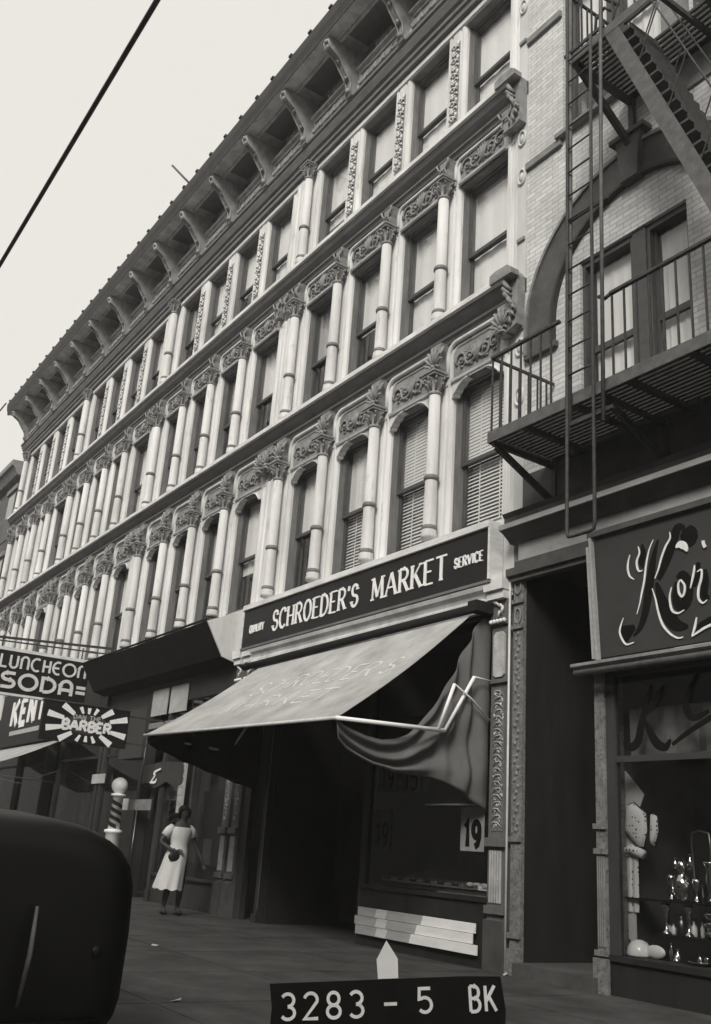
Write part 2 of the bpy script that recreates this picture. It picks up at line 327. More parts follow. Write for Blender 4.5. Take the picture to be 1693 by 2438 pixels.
# glyph: width, strokes (weight, points), serif spots
GL = {
 'A': (.72, [(.5, [(0, 0), (.34, 1)]), (1, [(.36, 1), (.70, 0)]), (.45, [(.13, .36), (.58, .36)])], [(0, 0), (.70, 0)]),
 'B': (.60, [(1, [(.06, 0), (.06, 1)]), (.7, [(.06, 1), (.3, 1)] + arc(.3, .76, .24, .24, 90, -90) + [(.06, .52)]), (.8, [(.06, .52), (.3, .52)] + arc(.3, .26, .28, .26, 90, -90) + [(.06, 0)])], [(.03, 0), (.03, 1)]),
 'C': (.62, [(.9, arc(.36, .5, .34, .5, 48, 312, 16))], [(.58, .85)]),
 'D': (.66, [(1, [(.06, 0), (.06, 1)]), (.8, [(.06, 1), (.24, 1)] + arc(.24, .5, .38, .5, 90, -90, 14) + [(.06, 0)])], [(.03, 0), (.03, 1)]),
 'E': (.56, [(1, [(.06, 0), (.06, 1)]), (.5, [(.06, 1), (.54, 1)]), (.5, [(.06, .52), (.42, .52)]), (.5, [(.06, 0), (.54, 0)])], [(.03, 0), (.03, 1)]),
 'F': (.54, [(1, [(.06, 0), (.06, 1)]), (.5, [(.06, 1), (.54, 1)]), (.5, [(.06, .52), (.42, .52)])], [(.03, 0)]),
 'G': (.66, [(.9, arc(.36, .5, .34, .5, 48, 330, 16) + [(.65, .42), (.42, .42)])], []),
 'H': (.66, [(1, [(.06, 0), (.06, 1)]), (1, [(.60, 0), (.60, 1)]), (.5, [(.06, .5), (.60, .5)])], [(.06, 0), (.06, 1), (.60, 0), (.60, 1)]),
 'I': (.16, [(1, [(.08, 0), (.08, 1)])], [(.08, 0), (.08, 1)]),
 'J': (.46, [(1, [(.38, 1), (.38, .25)] + arc(.21, .25, .17, .25, 0, -170, 8))], [(.38, 1)]),
 'K': (.66, [(1, [(.06, 0), (.06, 1)]), (.5, [(.09, .4), (.58, 1)]), (1, [(.24, .58), (.62, 0)])], [(.06, 0), (.06, 1), (.62, 0), (.58, 1)]),
 'L': (.54, [(1, [(.06, 0), (.06, 1)]), (.5, [(.06, 0), (.52, 0)])], [(.06, 1)]),
 'M': (.84, [(.5, [(.08, 0), (.10, 1)]), (1, [(.10, 1), (.42, .12)]), (.5, [(.42, .12), (.72, 1)]), (1, [(.72, 1), (.76, 0)])], [(.08, 0), (.76, 0), (.06, 1), (.78, 1)]),
 'N': (.66, [(.6, [(.06, 0), (.06, 1)]), (1, [(.06, 1), (.60, 0)]), (.6, [(.60, 0), (.60, 1)])], [(.06, 0), (.06, 1), (.60, 1)]),
 'O': (.70, [(.9, arc(.35, .5, .31, .5, 90, 450, 20))], []),
 'Q': (.72, [(.9, arc(.35, .5, .31, .5, 90, 450, 20)), (.7, [(.4, .2), (.66, -.1)])], []),
 'R': (.64, [(1, [(.06, 0), (.06, 1)]), (.75, [(.06, 1), (.3, 1)] + arc(.3, .75, .25, .25, 90, -90) + [(.06, .5)]), (1, [(.3, .5), (.60, 0)])], [(.06, 0), (.03, 1), (.60, 0)]),
 'S': (.56, [(.9, arc(.28, .745, .22, .25, 25, 270, 12)[:-1] + arc(.28, .25, .24, .25, 90, -160, 12))], [(.48, .82), (.05, .18)]),
 'T': (.62, [(1, [(.31, 0), (.31, 1)]), (.5, [(.0, 1), (.62, 1)])], [(.31, 0)]),
 'U': (.64, [(1, [(.06, 1), (.06, .3)] + arc(.32, .3, .26, .3, 180, 360, 10) + [(.58, 1)])], [(.06, 1), (.58, 1)]),
 'V': (.66, [(1, [(0, 1), (.33, 0)]), (.5, [(.33, 0), (.64, 1)])], [(0, 1), (.64, 1)]),
 'W': (.9, [(1, [(0, 1), (.22, 0)]), (.5, [(.22, 0), (.44, 1)]), (1, [(.44, 1), (.66, 0)]), (.5, [(.66, 0), (.88, 1)])], []),
 'Y': (.62, [(1, [(0, 1), (.31, .45), (.31, 0)]), (.5, [(.31, .45), (.62, 1)])], [(0, 1), (.62, 1), (.31, 0)]),
 "'": (.14, [(1, [(.08, 1.02), (.05, .8)])], []),
 '-': (.44, [(1, [(.02, .46), (.42, .46)])], []), '=': (.5, [(1, [(0, .66), (.48, .66)]), (1, [(0, .3), (.48, .3)])], []),
 ' ': (.38, [], []),
 '1': (.36, [(1, [(.04, .8), (.2, 1), (.2, 0)])], []),
 '2': (.52, [(1, arc(.26, .74, .22, .26, 165, -20, 10) + [(.04, 0), (.5, 0)])], []),
 '3': (.52, [(1, arc(.25, .75, .21, .25, 150, -90, 10)), (1, arc(.25, .25, .23, .25, 90, -150, 10))], []),
 '5': (.52, [(1, [(.46, 1), (.08, 1), (.06, .56)] + arc(.25, .31, .23, .31, 120, -140, 12))], []),
 '8': (.52, [(1, arc(.26, .75, .19, .25, -90, 270, 16)), (1, arc(.26, .25, .22, .25, 90, 450, 16))], []),
 '9': (.52, [(1, arc(.26, .7, .21, .3, 0, 360, 16)), (1, [(.47, .7), (.46, .4), (.36, .1), (.18, 0)])], []),
 # rounded signboard alphabet (lower case keys)
 'l': (.5, [(1, [(.06, 1), (.06, 0), (.48, 0)])], []),
 'u': (.6, [(1, [(.06, 1), (.06, .3)] + arc(.3, .3, .24, .3, 180, 360, 8) + [(.54, 1)])], []),
 'n': (.6, [(1, [(.06, 0), (.06, .7)] + arc(.3, .7, .24, .3, 180, 0, 8) + [(.54, 0)])], []),
 'c': (.62, [(1, arc(.38, .5, .36, .5, 60, 300, 14))], []),
 'h': (.6, [(1, [(.10, 0), (.10, 1)]), (1, [(.10, .5), (.54, .5)]), (1, [(.54, 0), (.54, 1)])], []),
 'e': (.56, [(1, arc(.36, .5, .34, .5, 65, 295, 14)), (1, [(.04, .5), (.44, .5)])], []),
 'o': (.94, [(1, arc(.47, .5, .44, .5, 90, 450, 22))], []),
 's': (.74, [(1, [(.68, .96), (.3, .96)] + arc(.3, .73, .24, .23, 90, 270, 8) + [(.42, .5)] + arc(.42, .26, .26, .24, 90, -90, 8) + [(.04, .02)])], []),
 'd': (.8, [(1, [(.08, 0), (.08, .96), (.3, .96)] + arc(.3, .5, .44, .46, 90, -90, 14) + [(.16, .04)])], []),
 'a': (.74, [(1, [(.06, 0), (.06, .6)] + arc(.36, .6, .3, .38, 180, 0, 10) + [(.66, 0)]), (1, [(.06, .36), (.66, .36)])], []),
}
def lettering(mb, text, o, ux, uz, h, sw, total=None, serif=False, depth=.006, gap=.16, slant=0, xs=1.0, lift=.0):
    W = sum(GL[c][0] for c in text) + gap * (len(text) - 1)
    if total: xs = total / (W * h)
    x = 0; k = 0
    for c in text:
        wd, st, sf = GL[c]; mb.marks.append((len(mb.v), len(mb.f)))
        T = lambda p: ((x + p[0]) * h * xs + slant * p[1] * h, p[1] * h)
        for wgt, pts in st:
            k += 1; cl = (Vector(pts[0]) - Vector(pts[-1])).length < 1e-4
            mb.ribbon([T(p) for p in pts], sw * (wgt if serif else 1), o, ux, uz, depth + .0004 * (k % 7), lift, cl)
        if serif:
            for sx, sz in sf:
                k += 1; a = T((sx - .125 / xs * .9, sz)); b = T((sx + .125 / xs * .9, sz)); dz = sw * .22 * (1 if sz < .5 else -1)
                mb.ribbon([(a[0], a[1] + dz), (b[0], b[1] + dz)], sw * .5, o, ux, uz, depth + .0004 * (k % 7) + .0002, lift)
        x += wd + gap
    return W * h * xs

# ------------------------------------------------------------------ ground
g = MB(); g.box(-120, 60, -5.15, 14, -.14, 0); build(g, 'sidewalk', 'conc')
tag(bpy.data.objects['sidewalk'], kind='structure')
g = MB(); g.box(-120, 60, -5.32, -5.154, -.14, .004); tag(build(g, 'kerb', 'kerb'), kind='structure')
g = MB(); g.add([(-290, -290, -.141), (290, -290, -.141), (290, 290, -.141), (-290, 290, -.141)], [(0, 1, 2, 3)]); tag(build(g, 'ground', 'asph'), kind='structure')
# joints between the flagstones, cut as fine dark grooves filled with dirt
g = MB()
for i in range(60): x = 4 - i * 1.55; g.box(x, x + .007, -5.15, 0, .0005, .003)
for yy in (-1.45, -3.0, -4.5): g.box(-90, 20, yy, yy + .007, .0008, .0034)
tag(build(g, 'pavement_joints', 'conc'), kind='structure')

def scrap(x, y, w_, l_, rot, label):
    b = MB(); c, s_ = math.cos(rot), math.sin(rot); pts = [(-w_, -l_, .006), (w_ * .8, -l_, .014), (w_, l_ * .3, .010), (w_ * .2, l_, .02), (-w_, l_ * .7, .008)]
    P_ = [(x + a * c - d * s_, y + a * s_ + d * c, z) for a, d, z in pts]; b.add(P_ + [(a, d, z - .002) for a, d, z in P_], [(0, 1, 2, 3, 4), (9, 8, 7, 6, 5)] + [(i, i + 5, (i + 1) % 5 + 5, (i + 1) % 5) for i in range(5)])
    tag(build(b, 'paper_scrap', 'stonel'), label, 'litter', 'paper scraps on the sidewalk')
scrap(-6.9, -4.30, .02, .05, .6, 'longest pale paper scrap on the sidewalk, right of the black car'); scrap(-7.9, -4.45, .018, .022, 1.2, 'small pale scrap on the sidewalk close to the black car')
scrap(-10.4, -3.0, .03, .035, 2.2, 'pale scrap on the sidewalk between the car and the woman'); scrap(-16.2, -1.6, .04, .05, .3, 'farthest pale scrap, on the sidewalk just beside the car shoulder')

# ------------------------------------------------------------------ cast-iron block: shared meshes
MW = 6.591; XR = -8.203
CX = [-1.53 - 1.485 * k for k in range(4)]          # pier centres, module coordinates
PW = .22
OP = [(-1.31, -.265)] + [(CX[k + 1] + PW, CX[k] - PW) for k in range(3)]
# floors: opening bottom, opening top, belt underside, next floor start
FL = [(5.06, 7.34, 7.98, 8.32), (8.36, 10.68, 11.22, 11.58), (11.66, 13.86, None, None)]

def pier_prof(x0, x1, y1=.36):
    a = [(x1, y1), (x1, .05), (x1 - .02, .02), (x1 - .035, 0), (x1 - .085, 0), (x1 - .095, .022), (x1 - .12, .022), (x1 - .13, 0)]
    b = [(x0 + .13, 0), (x0 + .12, .022), (x0 + .095, .022), (x0 + .085, 0), (x0 + .035, 0), (x0 + .02, .02), (x0, .05), (x0, y1)]
    return a + b
def ccw(p): return list(reversed(p))

# wall of one house front (piers, spandrels, upper wall) in module coordinates
wm = MB()
def pier(x0, x1, z0, z1): wm.extz(ccw(pier_prof(x0, x1)), z0, z1)
for (z0, z1, bu, nx) in FL:
    top = z1
    pier(-.265, 0, z0, top)
    for k in range(3): pier(CX[k] - PW, CX[k] + PW, z0, top)
    wm.extz(ccw(pier_prof(-6.28, -5.765)), z0, top)
    wm.extz(ccw([(-6.29, .36), (-6.29, -.035), (-6.33, -.06), (-6.40, -.06), (-6.41, -.045), (-6.47, -.045), (-6.48, -.06), (-6.55, -.06), (-6.591, -.03), (-6.591, .36)]), z0, top)
wm.box(-MW, 0, .0, .36, 4.2, 5.055)
wm.box(-MW, 0, .045, .36, 7.342, 8.355)
wm.box(-MW, 0, .045, .36, 10.682, 11.655)
wm.box(-MW, 0, .0, .36, 13.862, 15.8)
for k in list(CX) + [-.1]:
    for za, zb in ((7.342, 8.0), (10.682, 11.3)):
        wm.box(max(k - .22, -MW), min(k + .22, 0), .0, .044, za, zb)
WALL = wm.mesh('wall', 'iron')
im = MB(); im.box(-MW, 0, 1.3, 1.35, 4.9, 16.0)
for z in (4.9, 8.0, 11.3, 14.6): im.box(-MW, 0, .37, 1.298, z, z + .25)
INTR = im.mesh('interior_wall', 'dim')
rm = MB(); rm.box(-MW, 0, .37, 12, 15.75, 15.85); ROOF = rm.mesh('roof', 'roof')

# belt course profile
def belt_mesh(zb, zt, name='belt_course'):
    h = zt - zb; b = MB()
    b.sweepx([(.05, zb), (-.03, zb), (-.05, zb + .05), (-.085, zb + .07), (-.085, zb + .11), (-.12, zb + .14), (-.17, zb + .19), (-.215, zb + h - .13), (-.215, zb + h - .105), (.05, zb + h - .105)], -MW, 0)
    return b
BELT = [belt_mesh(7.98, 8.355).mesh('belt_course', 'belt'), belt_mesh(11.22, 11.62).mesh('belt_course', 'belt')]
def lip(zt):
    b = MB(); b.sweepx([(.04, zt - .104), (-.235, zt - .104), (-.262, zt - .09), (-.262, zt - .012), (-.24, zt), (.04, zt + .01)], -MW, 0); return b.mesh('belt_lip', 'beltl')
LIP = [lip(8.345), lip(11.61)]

# column meshes: origin at the foot, on the pier centre line
def column_mesh(H):
    b = MB(); b.lathe([(.112, 0), (.112, .05), (.104, .08), (.106, .12), (.092, .15), (.090, H * .3), (.087, H * .31), (.080, H)], 0, -.12, 18); return b.mesh('column', 'iron2')
def collar_mesh(zs):
    b = MB()
    for z in zs: b.lathe([(.092, z), (.107, z + .012), (.107, z + .05), (.094, z + .062), (.094, z + .07)], 0, -.12, 18)
    return b.mesh('collar', 'frame')
def capital_mesh(s=1.0):
    b = MB()
    b.lathe([(.095, 0), (.112, .015), (.112, .04), (.096, .055), (.102, .14), (.125, .22), (.16, .27)], 0, -.12, 16)
    for k in range(8):
        a = k * PI / 4 + .2; c, s_ = math.cos(a), math.sin(a)
        for (r0, z0, r1, z1, r2, z2, ww) in ((.10, .06, .125, .15, .16, .17, .035), (.10, .12, .135, .22, .185, .235, .03)):
            b.tube([(r0 * c, -.12 + r0 * s_, z0), (r1 * c, -.12 + r1 * s_, z1), (r2 * c, -.12 + r2 * s_, z2), ((r2 + .01) * c, -.12 + (r2 + .01) * s_, z2 - .03)], [ww * .5, ww * .7, ww * .6, ww * .3], 5)
    b.box(-.165, .165, -.285, .02, .27, .305); b.box(-.185, .185, -.305, .02, .305, .335)
    return b.mesh('capital', 'orn')
COL = [column_mesh(2.12), column_mesh(2.12), column_mesh(1.98)]
COLLAR = [collar_mesh([.12, .84]), collar_mesh([.12, .86]), collar_mesh([.12, .8])]
CAP = capital_mesh(); 
for v_ in CAP.vertices: v_.co.x *= .88; v_.co.y = -.12 + (v_.co.y + .12) * .88

# leafy console between capital and belt
def console_mesh(H, leafy):
    b = MB()
    b.exty([(-.07, 0), (.07, 0), (.085, .1), (.075, H * .55), (.12, H), (-.12, H), (-.075, H * .55), (-.085, .1)], -.14, .0)
    if leafy:
        for q in range(-3, 4):
            an = q * .40; L_ = .30 - .022 * abs(q); w_ = .026 - .002 * abs(q)
            dx, dz = math.sin(an), math.cos(an)
            b.tube([(dx * .04, -.15, .09 + dz * .03), (dx * L_ * .5, -.19, .09 + dz * L_ * .55), (dx * L_ * .85, -.205, .09 + dz * L_ * .95), (dx * L_ * 1.02, -.185, .08 + dz * L_ * .98)], [w_ * .6, w_, w_ * .9, w_ * .35], 6)
        for sg in (-1, 1):
            b.tube([(sg * (.07 + .045 * math.cos(t_)), -.18, .06 + .045 * math.sin(t_)) for t_ in [k_ * .7 for k_ in range(8)]], [.016] * 5 + [.013, .010, .007], 5)
            b.tube([(sg * .12, -.10, .40), (sg * .15, -.16, .30), (sg * .11, -.18, .20)], [.03, .022, .01], 5)
        b.sphere((0, -.185, .10), .035, 8, 6)
        b.tube([(-.10, -.15, .0), (-.07, -.19, .035), (0, -.205, .045), (.07, -.19, .035), (.10, -.15, .0)], .018, 6)
    else:
        b.tube([(-.06, -.15, .04), (-.085, -.16, .12), (-.05, -.17, .2), (.05, -.17, .2), (.085, -.16, .12), (.06, -.15, .04)], .014, 6)
        b.tube([(-.05, -.15, .2), (-.11, -.17, H * .7), (-.14, -.18, H - .03)], .016, 6); b.tube([(.05, -.15, .2), (.11, -.17, H * .7), (.14, -.18, H - .03)], .016, 6)
    return b.mesh('console', 'orn')
CONS = [console_mesh(.47, True), console_mesh(.38, False)]
bb = MB(); bb.sphere((0, -.165, .12), .05, 12, 8, (.7, .6, 1.1)); BALL = bb.mesh('console_boss', 'cornd')

# carved scroll panel, w x h, centred on x=0, z from 0
def spiral(cx, cz, r0, turns, sgn, a0, y, n=16):
    return [(cx + sgn * r0 * (1 - .8 * i / n) * math.cos(a0 + turns * 2 * PI * i / n), y, cz + r0 * (1 - .8 * i / n) * math.sin(a0 + turns * 2 * PI * i / n)) for i in range(n + 1)]
def scroll_panel(w_, h, seed=1):
    b = MB(); rr = random.Random(seed); r = h * .36
    for s in (-1, 1):
        for j, fx in enumerate((.17, .37)):
            cx = s * w_ * fx; cz = h * (.46 if j == 0 else .5); rad = r * (.95 if j == 0 else .85)
            b.tube(spiral(cx, cz, rad, 1.25, s, PI * .9 if j == 0 else -.4, -.02), [.024 - .014 * i / 16 for i in range(17)], 5)
            for q in range(5):
                a = q * 1.256 + j; b.sphere((cx + rad * .95 * math.cos(a), -.01, cz + rad * .95 * math.sin(a)), .028, 6, 4, (1.2, .8, .7))
            b.sphere((cx, -.02, cz), .03, 8, 5)
    for q in range(-2, 3):
        b.tube([(0, -.01, h * .12), (q * .03, -.04, h * .5), (q * .055, -.03, h * (.9 - .07 * abs(q)))], [.018, .026, .008], 5)
    return b
SCR = [scroll_panel(.92, .40).mesh('carved_panel', 'orn'), scroll_panel(.98, .46, 2).mesh('carved_panel', 'orn')]
# moulded frame above each opening with rounded upper corners
def hood(w_, z0, z1, r, name='hood_moulding', m='iron', t=.028):
    b = MB(); x = w_ / 2
    pts = [(-x, z0), (-x, z1 - r)] + [(-x + r - r * math.cos(a * PI / 12), z1 - r + r * math.sin(a * PI / 12)) for a in range(1, 7)]
    pts += [(-p[0], p[1]) for p in reversed(pts)]
    b.tube([(p[0], -.03, p[1]) for p in pts], t, 6); b.tube([(p[0] * .95, .012, p[1] - t * 1.6) for p in pts], t * .7, 6); return b.mesh(name, m)
HOOD = [hood(1.22, 0, .50, .20, t=.036), hood(1.22, 0, .44, .14)]
pg = MB(); pg.box(-.52, .52, .0, .024, -.05, .42); PGR = pg.mesh('panel_ground', 'irond')
# lintel strip and stepped corner brackets of the second-floor openings
lb = MB(); lb.sweepx([(.0, 0), (-.035, .0), (-.045, .03), (-.02, .05), (.0, .05)], -.52, .52); LINT = lb.mesh('lintel_moulding', 'iron2')
cb = MB()
for s in (-1, 1):
    pr = [(s * .522, .0), (s * .522, -.22), (s * .455, -.22), (s * .44, -.17), (s * .40, -.15), (s * .37, -.10), (s * .31, -.085), (s * .28, -.04), (s * .18, -.03), (s * .18, .0)]
    if s > 0: pr = pr[::-1]
    cb.exty(pr, .0, .10)
    cb.tube([(s * .47, -.01, -.22), (s * .43, -.015, -.165), (s * .36, -.015, -.095), (s * .27, -.015, -.045), (s * .18, -.015, -.03)], .014, 5)
CORN = cb.mesh('corner_bracket', 'iron')

# window meshes, origin at lower left of opening
def window_meshes(h, wd=1.045):
    f = MB(); f.box(0, .035, .15, .36, 0, h); f.box(wd - .035, wd, .15, .36, 0, h); f.box(.0355, wd - .0355, .15, .36, h - .06, h); f.box(.0, wd, .06, .36, -.02, .05); f.box(.003, wd - .003, .03, .149, h - .03, h - .001)  # last box: dark head board standing in for shade under the lintel
    f.box(.0, .015, .09, .149, .05, h - .031); f.box(wd - .015, wd, .09, .149, .05, h - .031)
    s = MB(); zm = h * .47
    def sash(y0, za, zb):
        s.box(.036, .075, y0, y0 + .04, za, zb); s.box(wd - .075, wd - .036, y0, y0 + .04, za, zb)
        s.box(.0755, wd - .0755, y0, y0 + .04, za, za + .055); s.box(.0755, wd - .0755, y0, y0 + .04, zb - .04, zb)
    sash(.18, zm - .02, h - .061); sash(.23, .052, zm + .03)
    p = MB(); p.box(.076, wd - .076, .195, .199, zm + .036, h - .102); p.box(.076, wd - .076, .245, .249, .108, zm - .011)
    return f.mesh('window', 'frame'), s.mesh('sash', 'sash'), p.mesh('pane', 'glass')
WM = {}
for i, (z0, z1, _, _) in enumerate(FL): WM[i] = window_meshes(z1 - z0)
SH = {}
def shade(h, frac, m, seed=0):
    key = (round(h, 2), round(frac, 2), m)
    if key not in SH:
        b = MB(); zb = h - .07 - (h - .12) * frac; n = 10; vs = []
        for i in range(n + 1):
            x = .05 + .945 * i / n; y = .300 + .006 * math.sin(i * 1.9)
            vs += [(x, y, zb), (x, y, h - .07)]
        b.add(vs, [(2 * i, 2 * i + 2, 2 * i + 3, 2 * i + 1) for i in range(n)]); b.box(.05, .995, .295, .308, zb - .02, zb)
        SH[key] = b.mesh('shade', m)
    return SH[key]
def venetian(h, z0f=0.0):
    key = ('v', round(h, 2), z0f)
    if key not in SH:
        b = MB(); z = .08 + z0f * h
        while z < h - .08:
            up = z > h * .48; dz, dy = (.050, .012) if up else (.034, .022)
            b.add([(.05, .295, z), (.995, .295, z), (.995, .295 + dy, z + dz), (.05, .295 + dy, z + dz)], [(0, 1, 2, 3)]); z += .052
        for x in (.3, .7): b.box(x, x + .018, .288, .292, .08 + z0f * h, h - .08)
        SH[key] = b.mesh('venetian_blind', 'slat')
    return SH[key]
def place_window(root, fl, k, kind):
    z0, z1, _, _ = FL[fl]; h = z1 - z0; x0, x1 = OP[k]
    wf, ws, wp = WM[fl]
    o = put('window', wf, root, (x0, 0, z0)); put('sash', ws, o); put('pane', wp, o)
    if kind[0] in 'SG' and kind[1] > .9: kind = [kind[0], random.choice([.90, .94, .97, .97])]
    elif kind[0] in 'SG': kind = [kind[0], kind[1] + random.choice([-.06, -.02, .03])]
    if kind[0] == 'V': put('venetian_blind', venetian(h, kind[1]), o)
    elif kind[0] == 'S': put('shade', shade(h, kind[1], 'blind'), o)
    elif kind[0] == 'G': put('shade', shade(h, kind[1], 'blindg'), o)
    elif kind[0] == 'B': put('shade', shade(h, .52, 'blind'), o); put('venetian_blind', venetian(h, 0), o)
    return o

# carved strip between the top windows, cornice parts
ts = MB(); ts.box(-.10, .10, -.004, .0, 0, 1.62)
STRB = ts.mesh('carved_strip', 'irond')
tr = MB(); rr = random.Random(5)
for i in range(11):
    z = .08 + i * .145; s = 1 if i % 2 else -1
    tr.tube(spiral(s * .025, z, .07, 1.0, s, 0, -.02, 10), .016, 5); tr.sphere((-s * .055, -.012, z + .06), .034, 6, 4, (1, .6, 1.4)); tr.tube([(0, -.01, z - .05), (-s * .05, -.03, z + .0), (-s * .085, -.02, z - .03)], [.01, .02, .008], 5)
TRM = tr.mesh('vine_relief', 'iron')
ar = MB()
ar.sweepx([(.0, 13.99), (-.10, 13.99), (-.10, 14.09), (-.14, 14.11), (-.14, 14.19), (-.19, 14.22), (-.25, 14.34), (-.25, 14.38), (-.29, 14.40), (-.29, 14.46), (.0, 14.46)], -MW, 0)
ARCH = ar.mesh('architrave', 'belt')
fi = MB(); fi.sweepx([(.0, 13.865), (-.028, 13.87), (-.034, 13.93), (-.02, 13.988), (.0, 13.988)], -MW, 0); FIL = fi.mesh('fillet', 'beltl')
cr = MB()
cr.sweepx([(.0, 14.461), (-.24, 14.47), (-.22, 14.60), (-.18, 14.85), (-.20, 14.98), (-.27, 15.0), (-.27, 15.05), (-.18, 15.07), (.0, 15.07)], -MW, 0)
cr.sweepx([(.0, 15.60), (-.62, 15.60), (-.62, 15.47), (-.65, 15.43), (-.69, 15.43), (-.70, 15.47), (-.91, 15.47), (-.92, 15.44), (-.969, 15.44), (-.969, 15.80), (.0, 15.82)], -MW, 0)
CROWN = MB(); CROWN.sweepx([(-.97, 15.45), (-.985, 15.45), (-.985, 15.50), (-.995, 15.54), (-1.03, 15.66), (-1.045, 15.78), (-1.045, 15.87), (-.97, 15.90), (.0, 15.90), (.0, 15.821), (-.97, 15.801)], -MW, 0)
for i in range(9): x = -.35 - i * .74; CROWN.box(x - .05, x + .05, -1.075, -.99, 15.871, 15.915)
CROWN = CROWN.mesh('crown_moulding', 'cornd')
CORNICE = cr.mesh('cornice', 'corn')
# recessed soffit panel and scallops
sf = MB(); sf.box(-.62, .62, -.60, -.10, 15.590, 15.598); SOFF = sf.mesh('soffit_panel', 'belt')
br = MB()
prof = [(-.02, 14.42), (-.33, 14.42), (-.36, 14.50), (-.34, 14.60), (-.36, 14.74), (-.44, 14.84), (-.52, 14.94), (-.57, 15.04), (-.64, 15.13), (-.76, 15.20), (-.86, 15.26), (-.90, 15.33), (-.91, 15.437), (-.02, 15.437)]
br.sweepx(prof, -.085, .085)
for s in (-1, 1):
    br.tube([(s * .072, -.35, 14.45), (s * .072, -.35, 14.6), (s * .072, -.38, 14.74), (s * .072, -.53, 14.93), (s * .072, -.65, 15.11), (s * .072, -.86, 15.24), (s * .072, -.925, 15.38)], .02, 5)
for y, z, r in ((-.36, 14.52, .055), (-.42, 14.80, .045), (-.62, 15.09, .045), (-.87, 15.26, .055), (-.92, 15.37, .045)): br.sphere((0, y, z), r, 9, 6, (1.2, .9, 1))
BRK = br.mesh('cornice_bracket', 'cornl')
sc = MB()
for i in range(5):
    x = -.52 + i * .26; sc.tube([(x - .11, -.235, 14.70), (x - .09, -.25, 14.60), (x, -.275, 14.53), (x + .09, -.25, 14.60), (x + .11, -.235, 14.70)], .03, 5)
    sc.sphere((x + .13, -.235, 14.72), .04, 6, 4, (.8, .6, 1.8))
sc.tube([(-.66, -.20, 14.90), (0, -.20, 14.90), (.66, -.20, 14.90)], .018, 5)
for q in (-2, -1, 0, 1, 2): sc.tube([(q * .05, -.09, 15.08), (q * .11, -.16, 15.28), (q * .13, -.13, 15.50)], [.03, .05, .018], 5)
sc.sphere((0, -.14, 15.25), .08, 8, 6)
for xx in (-.33, .33): sc.tube([(xx, -.09, 15.08), (xx * 1.1, -.12, 15.2), (xx, -.10, 15.3)], [.02, .035, .012], 5)
SCAL = sc.mesh('leaf_relief', 'cornl')
bk = MB(); bk.box(-MW, 0, -.07, -.002, 15.071, 15.598); BACK = bk.mesh('frieze_panel', 'irond')
rs = MB(); rs.lathe([(.0, 0), (.06, 0), (.075, .02), (.06, .04), (.03, .03), (.0, .05)], 0, 0, 14)

BLK = [
 [['V', 0], ['V', 0], ['B', 0], ['S', .52]] + [['S', .97], ['S', .97], ['S', .5], ['G', .55]] + [['S', .97], ['S', .97], ['S', .97], ['S', .6]],
 [['S', .7], ['G', .5], ['S', .6], ['S', .5]] + [['S', .52], ['G', .4], ['S', .7], ['S', .5]] + [['S', .97], ['S', .6], ['S', .97], ['G', .5]],
]
HOUSES = [
 ('four-storey pale cast-iron-front building above the SCHROEDER\'S MARKET shop, beside the brick building', 0),
 ('second cast-iron-front building of the row, with the dark folded shop hood below its first columns', 1),
 ('third cast-iron-front building of the row, behind the LUNCHEON sign', 2),
 ('fourth and farthest cast-iron-front building, whose cornice end stands against the sky', 3),
]
mods = []
for label, i in HOUSES:
    root = thing('commercial_building', label, 'building', (XR - i * MW, 0, 0), 'cast-iron-front buildings of the row'); mods.append(root)
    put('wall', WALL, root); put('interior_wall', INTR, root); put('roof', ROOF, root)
    for b in range(2):
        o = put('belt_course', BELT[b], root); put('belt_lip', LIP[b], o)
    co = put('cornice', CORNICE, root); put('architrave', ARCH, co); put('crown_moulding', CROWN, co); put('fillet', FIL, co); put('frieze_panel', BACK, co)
    for q in range(4):
        bx = -1.04 - 1.6478 * q
        put('cornice_bracket', BRK, root, (bx, 0, 0)); o = put('leaf_relief', SCAL, co, (bx + .824, 0, 0)); put('soffit_panel', SOFF, co, (bx + .824, 0, 0))
    rnd = random.Random(40 + i)
    for fl in range(3):
        for k in range(4):
            kind = BLK[i][fl * 4 + k] if i < 2 else rnd.choice([['S', .97], ['S', .55], ['S', .75], ['S', .97], ['G', .6], ['S', .5]])
            place_window(root, fl, k, kind)
    for fl in range(2):
        zf = FL[fl][0]; zt = FL[fl][1]
        for k in range(4):
            c = put('column', COL[fl], root, (CX[k], 0, zf)); put('collar', COLLAR[fl], c)
            put('capital', CAP, c, (0, 0, 2.12))
            cn = put('console', CONS[fl], root, (CX[k], 0, zf + 2.12 + .335))
            if fl == 1: put('console_boss', BALL, cn)
            xm = (OP[k][0] + OP[k][1]) / 2
            pn = put('carved_panel', SCR[fl], root, (xm, .02, zt + (.10 if fl == 0 else .06)))
            put('hood_moulding', HOOD[fl], pn, (0, 0, -.02 if fl else .02)); put('panel_ground', PGR, pn)
            put('lintel_moulding', LINT, root, (xm, 0, zt - (.0 if fl == 0 else .0)))
            if fl == 0: put('corner_bracket', CORN, root, (xm, 0, zt))
        cn = put('console', CONS[fl], root, (-.12, 0, zf + 2.12 + .335)); put('console', CONS[fl], root, (-6.44, 0, zf + 2.12 + .335))
    c = put('column', COL[2], root, (CX[3], 0, FL[2][0])); put('collar', COLLAR[2], c); put('capital', CAP, c, (0, 0, 1.98))
    for k in range(3):
        o = put('carved_strip', STRB, root, (CX[k], -.001, 12.0)); put('vine_relief', TRM, o)
